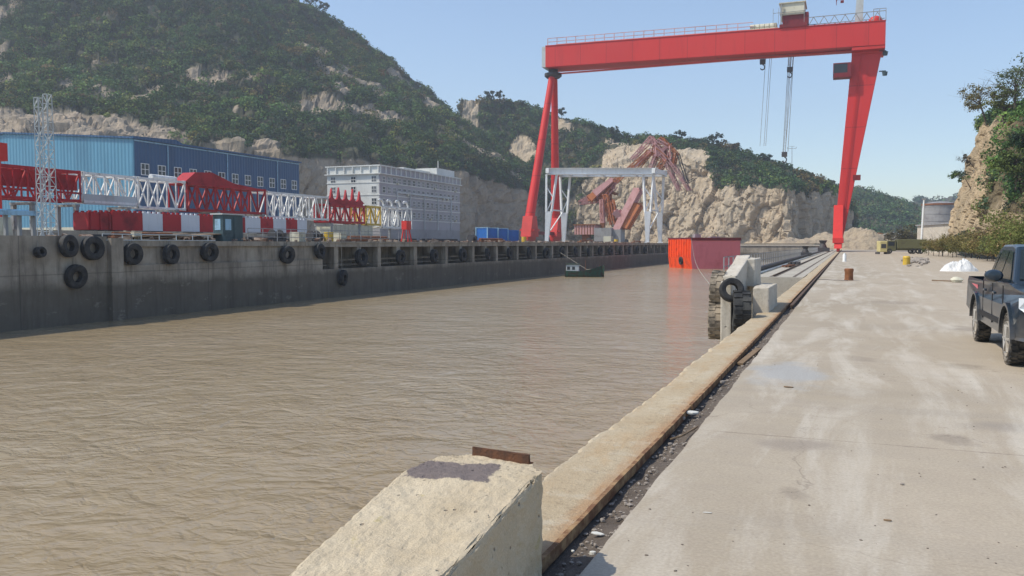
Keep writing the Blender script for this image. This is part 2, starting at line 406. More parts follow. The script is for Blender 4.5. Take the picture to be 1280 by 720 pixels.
land('ground', [(XL - 3.6, -300), (XL - 3.6, 238), (-8, 238), (-6.2, 300), (-6.2, 380), (60, 380), (60, 1490), (-1090, 1490), (-1090, -300)][::-1], -6, ZL - .004, M['earth'])

# ---- right quay: concrete pavement
def slab_mat():
    t = NT('quay_slab_concrete'); v = t.coord('World'); vy = t.coord('World', scale=(1, .16, 1)); vx = t.coord('World', scale=(.12, 1, 1), rot=(0, 0, R(6)))
    n1 = t.noise(v, .22, 8, .6, .3); n2 = t.noise(v, 1.7, 8, .7); n3 = t.noise(v, 45, 3, .6); ny = t.noise(vy, 1.5, 6, .65, .5); nx = t.noise(vx, 1.3, 6, .7)
    n4 = t.noise(v, 7.5, 6, .75)
    col = t.mix(t.ramp(n1, .34, .66), (.325, .275, .205), (.41, .355, .28))
    col = t.mix(t.math('MULTIPLY', t.ramp(n2, .42, .66), .6), col, (.33, .28, .22))
    col = t.mix(t.math('MULTIPLY', t.ramp(ny, .48, .66), .6), col, (.56, .52, .455))
    col = t.mix(t.math('MULTIPLY', t.ramp(nx, .50, .70), .45), col, (.30, .265, .22))
    col = t.mix(t.math('MULTIPLY', t.ramp(n4, .58, .70), .55), col, (.27, .23, .185)); n7 = t.noise(v, 21, 4, .75); col = t.mix(t.math('MULTIPLY', t.ramp(n7, .64, .72), .5), col, (.22, .18, .14))
    # sandy dust that gathers on the landward side
    sx = t.n('ShaderNodeSeparateXYZ'); g = t.n('ShaderNodeNewGeometry'); t.L.new(g.outputs['Position'], sx.inputs[0])
    dm = t.ramp(t.math('ADD', t.math('MULTIPLY', sx.outputs['X'], .2), t.math('MULTIPLY', t.math('SUBTRACT', n1, .5), 1.6)), .05, .75)
    col = t.mix(t.math('MULTIPLY', dm, .75), col, (.41, .345, .265))
    def stain(x, y, rx, ry, rot, c, amt, wob=.5):
        nonlocal col
        mp = t.n('ShaderNodeMapping', vector_type='TEXTURE'); mp.inputs['Location'].default_value = (x, y, 0); mp.inputs['Rotation'].default_value = (0, 0, rot); mp.inputs['Scale'].default_value = (rx, ry, 1)
        t.L.new(g.outputs['Position'], mp.inputs['Vector']); ln = t.n('ShaderNodeVectorMath', operation='LENGTH'); t.L.new(mp.outputs[0], ln.inputs[0])
        d = t.math('ADD', ln.outputs['Value'], t.math('MULTIPLY', t.math('SUBTRACT', n2, .5), wob * 4))
        col = t.mix(t.math('MULTIPLY', t.ramp(d, .45, 1.1, (1, 1, 1), (0, 0, 0)), amt), col, c)
    a = PZ(983, 466, 0); stain(a.x, a.y, .55, 1.3, 0, (.33, .34, .345), .75)
    a = PZ(995, 556, 0); stain(a.x, a.y, .42, .28, .5, (.27, .23, .19), .7)
    a = PZ(1270, 535, 0); stain(a.x, a.y, .5, .35, .3, (.25, .22, .19), .6)
    a = PZ(1205, 458, 0); stain(a.x, a.y, .35, .35, .3, (.25, .21, .16), .6)
    for (u, v_, rx, ry, k) in ():
        a = PZ(u, v_, 0); stain(a.x, a.y, rx, ry, -.35 if u > 1030 else -.1, (.60, .58, .54), k, .7)
    # expansion joints and hairline cracks
    jy = t.math('ABSOLUTE', t.math('SUBTRACT', t.math('FRACT', t.math('MULTIPLY', t.math('ADD', sx.outputs['Y'], t.math('MULTIPLY', n2, .03)), 1 / 5.2)), .5))
    jx = t.math('ABSOLUTE', t.math('SUBTRACT', t.math('FRACT', t.math('MULTIPLY', t.math('SUBTRACT', sx.outputs['X'], 2.1), 1 / 6.0)), .5))
    j = t.ramp(jy, .0, .003, (1, 1, 1), (0, 0, 0))
    vo = t.n('ShaderNodeTexVoronoi', feature='DISTANCE_TO_EDGE'); vo.inputs['Scale'].default_value = .33
    wob = t.n('ShaderNodeTexNoise'); wob.inputs['Scale'].default_value = 1.6; wob.inputs['Detail'].default_value = 5; t.L.new(v, wob.inputs['Vector'])
    vv = t.n('ShaderNodeVectorMath', operation='ADD'); vm = t.n('ShaderNodeVectorMath', operation='SCALE'); vm.inputs['Scale'].default_value = .9
    t.L.new(wob.outputs['Color'], vm.inputs[0]); t.L.new(v, vv.inputs[0]); t.L.new(vm.outputs[0], vv.inputs[1]); t.L.new(vv.outputs[0], vo.inputs['Vector'])
    cr = t.math('MULTIPLY', t.ramp(vo.outputs['Distance'], 0, .0035, (1, 1, 1), (0, 0, 0)), t.ramp(n1, .46, .56))
    for x0, y0, r0, k0 in ((.9, 8.2, .16, .5), (2.4, 19, .5, .45), (1.4, 27, .7, .4), (3.2, 10.2, .22, .5), (.2, 13.5, .25, .4), (4.6, 30, 1.2, .45), (-.3, 6.0, .1, .4), (1.9, 6.4, .09, .45)): stain(x0, y0, r0, r0 * 1.6, .3, (.21, .175, .14), k0, .9)
    # worn tyre tracks along the quay
    for x0, sl_ in ((1.15, .035), (2.55, .035), (.35, -.02), (1.75, -.02), (3.6, .05)):
        e = t.math('ABSOLUTE', t.math('ADD', t.math('SUBTRACT', sx.outputs['X'], x0), t.math('ADD', t.math('MULTIPLY', sx.outputs['Y'], -sl_), t.math('MULTIPLY', t.math('SUBTRACT', n1, .5), 1.2))))
        col = t.mix(t.math('MULTIPLY', t.math('MULTIPLY', t.ramp(e, .04, .20, (1, 1, 1), (0, 0, 0)), t.ramp(ny, .40, .62)), .42), col, (.54, .50, .43))
    j = t.math('MAXIMUM', t.math('MULTIPLY', j, t.ramp(n2, .42, .6)), t.math('MULTIPLY', cr, .55))
    col = t.mix(t.math('MULTIPLY', j, .8), col, (.15, .12, .095))
    col = t.mix(1., col, t.ramp(n3, .25, .75, (.84, .84, .84), (1.14, 1.14, 1.14)), 'MULTIPLY')
    h = t.math('ADD', t.math('MULTIPLY', n3, .35), t.math('MULTIPLY', n2, 1.)); h = t.math('SUBTRACT', h, t.math('MULTIPLY', j, .5))
    return t.out(col, .88, t.bump(h, .35, .012))
M['slab'] = slab_mat()
XS = -1.245        # left edge of the slab
XK0, XK1 = -2.03, -1.485   # kerb
def wob(y, k, a): return (float(fbm(np.array([y * k, 3.3, a * 7.]), 4)) - .5) * 2 * a
edge = [(XS + wob(y, 1.3, .028) + wob(y, 6, .012), y) for y in np.arange(-4, 26, .12)]
mb = MB(); mb.prism(edge + [(XS, 26), (XS, 300), (120, 300), (120, -60), (XS, -60)], -.35, 0, 'z')
tag(build('quay_pavement', mb, M['slab']), kind='structure')
land('quay_ground', [(-1.9, -60), (-1.9, 300), (120, 300), (120, -60)][::-1], -6, -.36, M['wallconc'])
land('quay_apron', [(-6.2, YPE), (-6.2, 299), (-2.06, 299), (-2.06, YPE)][::-1], -6, -.02, concrete('apron_concrete', (.36, .33, .28), (.45, .42, .36), (.22, .19, .16), .5, .4))
# dirt-filled rail slot between kerb and slab
M['dirt'] = concrete('dark_silt', (.105, .085, .07), (.165, .135, .11), (.24, .205, .17), 1.6, 1.0, bd=.03)
ys = np.concatenate([np.arange(-3, 14, .06), np.arange(14, 60, .4), np.arange(60, 300, 5)]); xs = np.linspace(XK1 - .05, XS + .06, 9)
G = np.array([[(x, y, -.085 + .05 * (fbm(np.array([x * 6, y * 6, 1.]), 4) - .5) + .055 * max(0, (x - XK1 - .07) / .2)) for x in xs] for y in ys])
V = G.reshape(-1, 3); nx = len(xs); Fq = np.array([(j * nx + i, j * nx + i + 1, (j + 1) * nx + i + 1, (j + 1) * nx + i) for j in range(len(ys) - 1) for i in range(nx - 1)])
o = bpy.data.objects.new('dirt_strip', np_mesh('dirt_strip', V, Fq, M['dirt'], smooth=True)); COL.objects.link(o); tag(o, kind='structure')

# ---- kerb with rusty edge angle
def kerb_mat():
    t = NT('stained_kerb_concrete'); v = t.coord('World'); vy = t.coord('World', scale=(1, .3, 1))
    n1 = t.noise(v, .9, 7, .62); n2 = t.noise(v, 9, 6, .7); n3 = t.noise(v, 70, 3, .6); ny = t.noise(vy, 3, 6, .7, .5)
    col = t.mix(t.ramp(n1, .35, .66), (.40, .315, .205), (.475, .40, .285))
    col = t.mix(t.math('MULTIPLY', t.ramp(ny, .5, .7), .55), col, (.42, .27, .13))
    sx = t.n('ShaderNodeSeparateXYZ'); g = t.n('ShaderNodeNewGeometry'); t.L.new(g.outputs['Position'], sx.inputs[0])
    e = t.math('ADD', t.math('MULTIPLY', t.math('SUBTRACT', sx.outputs['X'], XK1 - .16), 7.), t.math('MULTIPLY', t.math('SUBTRACT', ny, .5), 2.2))
    col = t.mix(t.math('MULTIPLY', t.ramp(e, -.3, 1.0), .7), col, (.36, .19, .085))
    n9 = t.noise(v, 28, 5, .75); col = t.mix(t.math('MULTIPLY', t.ramp(n9, .54, .70), .6), col, (.27, .205, .135)); n8 = t.noise(v, 3.2, 6, .75); col = t.mix(t.math('MULTIPLY', t.ramp(n8, .52, .66), .55), col, (.50, .445, .35))
    pale = t.math('ADD', t.math('MULTIPLY', t.math('SUBTRACT', XK0 + .06, sx.outputs['X']), 12.), t.math('MULTIPLY', t.math('SUBTRACT', n2, .5), 3.))
    col = t.mix(t.math('MULTIPLY', t.ramp(pale, .1, .8), .5), col, (.50, .44, .34))
    col = t.mix(t.math('MULTIPLY', t.ramp(n2, .54, .68), .6), col, (.25, .19, .125))
    col = t.mix(1., col, t.ramp(n3, .25, .75, (.86, .86, .86), (1.12, 1.12, 1.12)), 'MULTIPLY')
    return t.out(col, .92, t.bump(t.math('ADD', t.math('ADD', n2, n9), t.math('MULTIPLY', n3, .5)), .8, .014))
kerb = thing('quay_kerb', 'long yellowish concrete kerb with a chipped water edge and a rusty steel angle', 'kerb', (XK0, 0, 0))
ys = np.concatenate([np.arange(-2, 16, .035), np.arange(16, 40, .3), np.arange(40, 300.1, 4)])
vs, fs = [], []
for y in ys:
    c = float(fbm(np.array([y * 2.2, .5, 2.]), 5)); ch = .09 * (1 - min(1, abs(c - .5) * 7)) * float(fbm(np.array([y * 6.1, 4., 1.]), 3)) + .05 * max(0, float(fbm(np.array([y * .9, 8., 2.]), 3)) - .45) + .05 * float(fbm(np.array([y * 17., 0, 0]), 4)) - .03
    xl = XK0 - .01 + ch + .02 * (float(fbm(np.array([y * 1.1, 5., 5.]), 3)) - .5); zt = .0 + .006 * float(fbm(np.array([y * 3, 9., 1.]), 3))
    vs += [(XK0 - .02, y, -.6), (XK0 - .02 + ch * .1, y, -.12 - ch * .8), (xl - .015, y, zt - .035 - ch * .25), (xl + .02, y, zt - .004), (XK0 + .28, y, zt + .004), (XK1 - .030, y, zt), (XK1 - .030, y, -.34)]
for j in range(len(ys) - 1):
    for i in range(6): fs.append((j * 7 + i, j * 7 + i + 1, (j + 1) * 7 + i + 1, (j + 1) * 7 + i))
mb = MB(); mb.add(vs, fs); build('coping', mb, kerb_mat(), kerb)
mb = MB(); seg = [(-2, 2.9), (2.95, 8.9), (8.96, 14.9), (14.95, 20.9), (20.95, 26.9)]
for a, b in seg:
    n = int((b - a) / .15); pts = [a + (b - a) * k / n for k in range(n + 1)]
    vv, ff = [], []
    for y in pts:
        w = wob(y, 2.5, .004); z = .006 + wob(y, 3, .005)
        vv += [(XK1 - .034 + w * 2, y, z), (XK1 + w, y, z + .001), (XK1 + .001 + w, y, z - .07), (XK1 - .012 + w, y, z - .07), (XK1 - .012 + w, y, z - .012), (XK1 - .034 + w * 2, y, z - .012)]
    for j in range(n):
        for i in range(6): ff.append((j * 6 + i, j * 6 + (i + 1) % 6, (j + 1) * 6 + (i + 1) % 6, (j + 1) * 6 + i))
    mb.add(vv, ff + [tuple(range(6)), tuple(range(n * 6, n * 6 + 6))[::-1]])
M['rustedge'] = paint('rusty_kerb_steel', (.38, .25, .13), (.17, .085, .045), 7, .9, .38, .58, bumps=.4)
build('edge_angle', mb, M['rustedge'], kerb)
# crane rails
def rail(name, x, y0, y1, label):
    mb = MB(); mb.b6(x - .07, x + .07, y0, y1, -.06, -.045); mb.b6(x - .012, x + .012, y0, y1, -.045, .02); mb.b6(x - .036, x + .036, y0, y1, .02, .055)
    tag(build(name, mb, M['dark_rail']), label, 'rail')
M['dark_rail'] = paint('dark_rusty_rail', (.12, .075, .05), (.06, .045, .035), 2, .7)
rail('crane_rail', -1.36, 24, 262, 'dark crane rail in the slot beside the yellow kerb, leading to the red crane leg')
sheet('rail_slot', -3.78, -3.42, YPE + .5, 262, -.012, M['dirt']); sheet('rail_slot', -2.62, -2.46, YPE + .5, 262, -.012, M['dirt']); sheet('rail_slot', -4.75, -4.62, YPE + .5, 262, -.012, M['dirt'])
rail('crane_rail', -3.6, YPE + 1, 262, 'dark crane rail on the apron between the railing and the kerb')

# gravel and litter in the slot and on the slab
def stones(name, pts, mat, kind='stuff', label=None, cat=None):
    mb = MB()
    for (x, y, z, s) in pts:
        bm = bmesh.new(); bmesh.ops.create_icosphere(bm, subdivisions=1, radius=s)
        k = (random.uniform(.6, 1.4), random.uniform(.6, 1.4), random.uniform(.35, .8)); rz = random.uniform(0, 6.3)
        m = Matrix.Rotation(rz, 3, 'Z')
        vs = [m @ Vector((v.co.x * k[0] * random.uniform(.75, 1.2), v.co.y * k[1] * random.uniform(.75, 1.2), v.co.z * k[2])) + Vector((x, y, z)) for v in bm.verts]
        mb.add(vs, [tuple(v.index for v in f.verts) for f in bm.faces]); bm.free()
    o = build(name, mb, mat); return tag(o, label, cat, kind=kind)
pts = []
for k in range(1100):
    y = 3.2 + 22 * random.random() ** 1.6; x = random.uniform(XK1 + .02, XS + .03); s = random.choice((.004, .006, .008, .012, .018)) * random.uniform(.7, 1.3)
    pts.append((x, y, -.075 + .05 * max(0, (x - XK1 - .07) / .2) + s * .3, s))
M['stone'] = concrete('pale_stone_chips', (.34, .30, .26), (.22, .19, .165), (.5, .47, .43), 6, .5)
stones('gravel', pts, M['stone'])
pts = []
for k in range(190):
    y = 3.5 + 16 * random.random() ** 1.3; x = random.uniform(XS + .1, XS + .1 + y * .42); s = random.choice((.003, .004, .006, .009))
    pts.append((x, y, s * .2, s))
stones('grit', pts, concrete('dark_grit', (.13, .105, .085), (.2, .17, .14), (.4, .37, .33), 6, .5))
def chip(name, u, v, z, size, h, mat, label, cat, rz=0, n=7):
    c = PZ(u, v, z); poly = []
    for k in range(n):
        t = 2 * math.pi * k / n; r = random.uniform(.75, 1.1); p = Vector((math.cos(t) * size[0] * r, math.sin(t) * size[1] * r)); p.rotate(Matrix.Rotation(rz, 2)); poly.append((p.x, p.y))
    mb = MB(); mb.prism(poly, 0, h, 'z'); o = build(name, mb, mat, world=False, bevel=min(h, .012) * .4); o.location = c; o.rotation_euler = (random.uniform(-.15, .15), random.uniform(-.15, .15), 0)
    return tag(o, label, cat)
M['paper'] = paint('pale_litter', (.62, .62, .58), (.45, .42, .36), 6, .7, bumps=.2)
M['bluelit'] = paint('blue_plastic', (.20, .34, .46), (.2, .25, .3), 6, .5)
chip('stone_slab', 866, 517, -.03, (.075, .045), .022, M['paper'], 'largest pale flat stone chip in the dirt strip beside the kerb', 'stone', .5)
chip('stone_slab', 851, 524, -.05, (.06, .04), .025, M['stone'], 'grey flat stone chip just below the largest pale chip in the dirt strip', 'stone', .2)
chip('stone_chip', 740, 564, -.05, (.022, .018), .02, M['paper'], 'small white stone lying in the dirt strip, halfway down the near kerb', 'stone')
chip('litter', 733, 598, -.06, (.02, .03), .012, M['bluelit'], 'crumpled blue plastic scrap against the rusty kerb edge', 'litter', 1.)
chip('stone_slab', 747, 668, -.04, (.042, .022), .01, M['paper'], 'flat white sliver in the dirt strip nearest the camera', 'stone', .1)
chip('stone_chip', 741, 694, -.05, (.02, .017), .022, M['paper'], 'round white pebble at the very bottom of the dirt strip', 'stone')
chip('stone_chip', 716, 690, -.06, (.012, .011), .012, M['paper'], 'tiny white pebble at the bottom of the dirt strip, close under the kerb', 'stone')
chip('stone_chip', 778, 648, -.04, (.014, .016), .014, M['stone'], 'small grey stone at the slab edge of the dirt strip', 'stone')
chip('stone_chip', 838, 556, -.04, (.024, .02), .018, M['stone'], 'grey stone in the middle of the dirt strip below the bent twig', 'stone')
chip('stone_chip', 903, 479, -.04, (.035, .045), .03, M['stone'], 'dark stone in the dirt strip beyond the large pale chips', 'stone')
chip('litter', 884, 641, .002, (.032, .01), .004, M['paper'], 'thin white sliver lying alone on the concrete slab', 'litter', .1)
chip('litter', 1110, 651, .002, (.028, .010), .008, M['wood'], 'brown and white crumpled scrap on the slab at lower right', 'litter', -.2)
chip('stone_chip', 1128, 606, .002, (.02, .012), .012, M['stone'], 'small grey pebble on the slab above the crumpled scrap', 'stone')
chip('litter', 985, 484, .002, (.07, .04), .01, M['wood'], 'dark flake lying beside the damp grey patch on the slab', 'litter')
a = PZ(925, 455, -.05); b = PZ(948, 436, -.02)
mb = MB(); mb.bar(a, b, .09, .03); tag(build('plank', mb, M['wood']), 'weathered wooden board lying along the dirt strip', 'plank')
mb = MB(); mb.path([PZ(838, 549, -.03), PZ(852, 545, -.01), PZ(866, 537, -.01), PZ(872, 533, -.03)], .009, 6); tag(build('twig', mb, M['wood']), 'bent brown twig lying across the dirt strip', 'twig')

# ---- foreground concrete block on the kerb
def block_mesh():
    A = -1.435; B = -2.05
    # (x, y, z) corners: near end low, plateau at the far end
    yb, yp, yf = 2.6, 4.02, 4.62
    bm = bmesh.new()
    top = [(-1.405, 2.2, .345), (-1.42, 3.92, .535), (-1.43, 4.06, .535), (-1.55, 4.21, .53), (-1.93, 4.29, .53), (-2.11, 4.19, .525), (-2.11, 3.78, .53), (-1.97, 2.2, .365)]
    tv = [bm.verts.new(p) for p in top]; bv = [bm.verts.new((x, y, -.9)) for x, y, z in top]; n = len(top)
    for i in range(n): bm.faces.new((tv[i], tv[(i + 1) % n], bv[(i + 1) % n], bv[i]))
    bm.faces.new([tv[i] for i in (1, 2, 3, 4, 5, 6)]); bm.faces.new([tv[i] for i in (0, 1, 6, 7)]); bm.faces.new(bv)
    bmesh.ops.recalc_face_normals(bm, faces=bm.faces)
    bmesh.ops.bevel(bm, geom=[e for e in bm.edges if e.calc_length() > .3 and (e.verts[0].co.z > 0 or e.verts[1].co.z > 0)], offset=.022, segments=2, affect='EDGES', profile=.6)
    bmesh.ops.triangulate(bm, faces=bm.faces)
    for it in range(6):
        es = [e for e in bm.edges if e.calc_length() > (.022)]
        es = [e for e in es if max(e.verts[0].co.z, e.verts[1].co.z) > -.1 and max(e.verts[0].co.y, e.verts[1].co.y) > 2.4]
        if not es: break
        bmesh.ops.subdivide_edges(bm, edges=es, cuts=1); bmesh.ops.triangulate(bm, faces=bm.faces)
        if len(bm.verts) > 110000: break
    bm.normal_update()
    co = np.array([v.co[:] for v in bm.verts]); nn = np.array([v.normal[:] for v in bm.verts])
    d = (fbm(co * 5, 3) - .5) * .030 + (fbm(co * 14, 4) - .5) * .020 + (fbm(co * 45, 3) - .5) * .010
    # chips along edges: pull verts whose normals are oblique
    obl = 1 - np.abs(nn).max(1); d -= np.clip(obl * 2.2, 0, 1) * np.clip(fbm(co * 10 + 5, 4) - .40, 0, 1) * .26
    co2 = co + nn * d[:, None]
    for v, c in zip(bm.verts, co2): v.co = c
    me = bpy.data.meshes.new('concrete_block'); bm.to_mesh(me); bm.free(); return me
def block_mat():
    t = NT('rough_block_concrete'); v = t.coord('World')
    n1 = t.noise(v, 2.2, 7, .65); n2 = t.noise(v, 22, 6, .7); n3 = t.noise(v, 120, 3, .6)
    col = t.mix(t.ramp(n1, .35, .65), (.45, .37, .255), (.53, .455, .335))
    col = t.mix(t.math('MULTIPLY', t.ramp(n2, .5, .72), .5), col, (.40, .335, .24))
    vo = t.n('ShaderNodeTexVoronoi', feature='F1'); vo.inputs['Scale'].default_value = 17; t.L.new(v, vo.inputs['Vector'])
    pit = t.math('MULTIPLY', t.ramp(vo.outputs['Distance'], .12, .2, (1, 1, 1), (0, 0, 0)), t.ramp(t.noise(v, 8, 3), .54, .60))
    col = t.mix(t.math('MULTIPLY', pit, .7), col, (.13, .10, .08))
    mo = t.ramp(t.noise(t.coord('World', loc=(3, 1, 0)), 6, 4, .7), .64, .72); col = t.mix(t.math('MULTIPLY', mo, .5), col, (.36, .30, .10))
    # the dark tar-like patch on the crown of the block
    g = t.n('ShaderNodeNewGeometry'); c = PZ(567, 588, .53)
    mp = t.n('ShaderNodeMapping', vector_type='TEXTURE'); mp.inputs['Location'].default_value = (c.x, c.y, c.z); mp.inputs['Scale'].default_value = (.235, .165, 1); mp.inputs['Rotation'].default_value = (0, 0, R(8))
    t.L.new(g.outputs['Position'], mp.inputs['Vector'])
    ab = t.n('ShaderNodeVectorMath', operation='ABSOLUTE'); t.L.new(mp.outputs[0], ab.inputs[0]); sp = t.n('ShaderNodeSeparateXYZ'); t.L.new(ab.outputs[0], sp.inputs[0])
    d = t.math('MAXIMUM', sp.outputs['X'], sp.outputs['Y']); d = t.math('ADD', d, t.math('MULTIPLY', t.math('SUBTRACT', t.noise(v, 11, 6, .7), .5), .75))
    m = t.ramp(d, .93, 1.0, (1, 1, 1), (0, 0, 0)); col = t.mix(t.math('MULTIPLY', m, .92), col, t.mix(n2, (.10, .082, .086), (.17, .14, .14)))
    col = t.mix(1., col, t.ramp(n3, .25, .75, (.84, .84, .84), (1.14, 1.14, 1.14)), 'MULTIPLY')
    h = t.math('SUBTRACT', t.math('ADD', n2, t.math('MULTIPLY', n3, .6)), t.math('MULTIPLY', pit, 1.4))
    return t.out(col, .93, t.bump(h, .7, .012))
o = bpy.data.objects.new('concrete_block', block_mesh()); COL.objects.link(o); o.data.materials.append(block_mat())
tag(o, 'big rough concrete mooring block in the foreground with a dark patch on its crown', 'concrete block')
blk = o
mb = MB(); a = PZ(591, 564, .55); b = PZ(662, 575, .55)
mb.bar(a, b, .012, .055); mb.bar(a + Vector((0, .02, -.022)), b + Vector((0, .02, -.022)), .05, .008); mb.jitter(.003); build('edge_plate', mb, paint('dark_rust', (.17, .075, .04), (.09, .05, .035), 9, .9, .4, .6, bumps=.5), blk)

# ---- left quay: solid near block, wall, piled section
SUBX = XL
def ya(u, x=XL): return PX(u, 305, x).y
lq = thing('quay_wall', 'grey concrete wall of the far quay with open bays between its piers', 'quay wall', (XL, 60, ZW))
Y1 = ya(403); Yend = 238
mb = MB(); mb.b6(XL - 3.6, XL, -120, 38.2, -6, ZL + .25)                # nearest monolith
mb.b6(XL - 3.6, XL + .35, 38.2, 39.1, -6, ZL + .15)
mb.b6(XL - 3.6, XL - .15, 39.1, Y1, -6, ZL - .35); mb.b6(XL - 3.6, XL, 39.1, Y1, -6, .4)
mb.b6(XL - 3.6, XL + .06, 39.1, Y1, ZL - .35, ZL)
build('solid_wall', mb, M['wallconc'], lq)
mb = MB(); mb.b6(XL - 3.6, XL + .1, Y1, Yend, 1.45, ZL); mb.b6(XL - 3.6, XL + .16, Y1 + .5, Yend, ZL - .12, ZL + .02); build('deck_beam', mb, M['wallconc'], lq)
mb = MB(); mb.b6(XL - 3.55, XL, Y1, Yend, -6, -.45); build('lower_wall', mb, M['wallconc'], lq)
mb = MB(); mb.b6(XL - 3.55, XL - 2.9, Y1, Yend, -.45, 1.45); build('recess_wall', mb, M['wallconc'], lq)
yp = ya(420); piers = []
k = 0; n_p = 0
while yp < Yend - 1:
    mb = MB()
    if k % 2 == 0: mb.b6(XL - .5, XL + .02, yp - .3, yp + .3, -.45, 1.45); mb.b6(XL - 3, XL - .5, yp - .15, yp + .15, -.45, 1.45)
    else: mb.b6(XL - .4, XL + .05, yp - .35, yp + .35, .75, 1.45)
    if n_p < 90: build('pier', mb, M['wallconc'], lq)
    piers.append((yp, k)); yp += 3.62; k += 1; n_p += 1
mb = MB(); mb.b6(XL - 1.6, XL - 1.45, Y1, Yend, .2, .35); mb.b6(XL - 1.0, XL - .85, Y1, Yend, -.2, -.1); build('bracing_beam', mb, M['wallconc'], lq)

# ---- right quay: far fender pier with a slot for tyres (outboard of the kerb)
M['pier'] = concrete('pale_pier_concrete', (.50, .455, .38), (.58, .54, .47), (.33, .29, .23), 1.3, .6, bd=.02, pits=6)
fp = thing('fender_pier', 'weathered concrete fender pier with tyres outboard of the kerb', 'fender pier', (-2.6, 21, 0))
def rough_box(x0, x1, y0, y1, z0, z1, top=None):
    bm = bmesh.new(); vs = [bm.verts.new(p) for p in ((x0, y0, z0), (x1, y0, z0), (x1, y1, z0), (x0, y1, z0), (x0, y0, z1), (x1, y0, z1), (x1, y1, z1 if top is None else top), (x0, y1, z1 if top is None else top))]
    for f in ((0, 3, 2, 1), (4, 5, 6, 7), (0, 1, 5, 4), (1, 2, 6, 5), (2, 3, 7, 6), (3, 0, 4, 7)): bm.faces.new([vs[i] for i in f])
    bmesh.ops.bevel(bm, geom=list(bm.edges), offset=.03, segments=2, affect='EDGES', profile=.6); bmesh.ops.triangulate(bm, faces=bm.faces)
    for _ in range(3): bmesh.ops.subdivide_edges(bm, edges=[e for e in bm.edges if e.calc_length() > .12], cuts=1); bmesh.ops.triangulate(bm, faces=bm.faces)
    bm.normal_update(); co = np.array([v.co[:] for v in bm.verts]); nn = np.array([v.normal[:] for v in bm.verts])
    c2 = co + nn * ((fbm(co * 5, 4) - .5) * .07)[:, None]; f = [tuple(v.index for v in f.verts) for f in bm.faces]; bm.free(); return c2, f
def rb(name, *a, **k):
    mb = MB(); v, f = rough_box(*a, **k); mb.add([tuple(x) for x in v], f); return build(name, mb, M['pier'], fp)
def xat(u, D): return D * (u - 1058) * .93 / 1060
rb('outer_column', xat(904, 20.5), xat(917.5, 20.5), 20.6, 22.9, -4.2, .80)
rb('crown_slab', xat(904, 21.3) + .05, xat(925, 21.3), 21.3, 24.2, .1, .92, top=1.38)
rb('crown_block', xat(926, 24), xat(949.5, 24), 23.6, 25.2, .55, 1.30)
rb('inner_column', xat(945, 21.8), xat(965.5, 21.8), 21.8, 24.5, -4.2, .62)
rb('back_wall', xat(920, 24.2), xat(950, 24), 24.5, 25.4, -4.2, .55)
# ================================================================== HILLS
def rows_surface(rows, nu, sub):
    """rows: polylines of (u, v, D); resampled by index; returns grid of world points and t-coordinates"""
    L = []
    for r in rows:
        r = np.array(r, float); s = np.linspace(0, 1, len(r)) if r.shape[1] == 3 else None
        ss = np.linspace(0, 1, nu); L.append(np.stack([np.interp(ss, s, r[:, i]) for i in range(3)], 1))
    W3 = [np.array([P(*p)[:] for p in l]) for l in L]
    out, tt = [], []
    for i in range(len(W3) - 1):
        for k in range(sub[i]):
            f = k / sub[i]; out.append(W3[i] * (1 - f) + W3[i + 1] * f); tt.append(i + f)
    out.append(W3[-1]); tt.append(len(W3) - 1.0)
    return np.array(out), np.array(tt)
def ux(rows, us):
    """resample rows of (u,v,D) with differing control points to common u list"""
    o = []
    for r in rows:
        r = np.array(r, float); o.append([(u, np.interp(u, r[:, 0], r[:, 1]), np.interp(u, r[:, 0], r[:, 2])) for u in us])
    return o
def grid_mesh(name, G, mat, smooth=False):
    nr, nc = G.shape[:2]; idx = np.arange(nr * nc).reshape(nr, nc)
    Fq = np.stack([idx[:-1, :-1], idx[:-1, 1:], idx[1:, 1:], idx[1:, :-1]], -1).reshape(-1, 4)
    me = np_mesh(name, G.reshape(-1, 3), Fq, mat, smooth=smooth)
    o = bpy.data.objects.new(name, me); COL.objects.link(o); return tag(o, kind='structure')
def cells(p):
    i0 = np.floor(p).astype(np.int64); f1 = np.full(p.shape[:-1], 9.); f2 = f1.copy(); r = np.zeros(p.shape[:-1])
    for dx in (-1, 0, 1):
        for dy in (-1, 0, 1):
            for dz in (-1, 0, 1):
                c = i0 + np.array([dx, dy, dz]); h = [_h(c[..., 0] + s, c[..., 1] + s * 3, c[..., 2] - s) for s in (11, 57, 91)]
                d = np.sqrt(sum((c[..., q] + h[q] - p[..., q]) ** 2 for q in range(3))); m = d < f1
                f2 = np.where(m, f1, np.minimum(f2, d)); r = np.where(m, _h(c[..., 0] + 5, c[..., 1] + 9, c[..., 2] + 2), r); f1 = np.where(m, d, f1)
    return r, f2 - f1
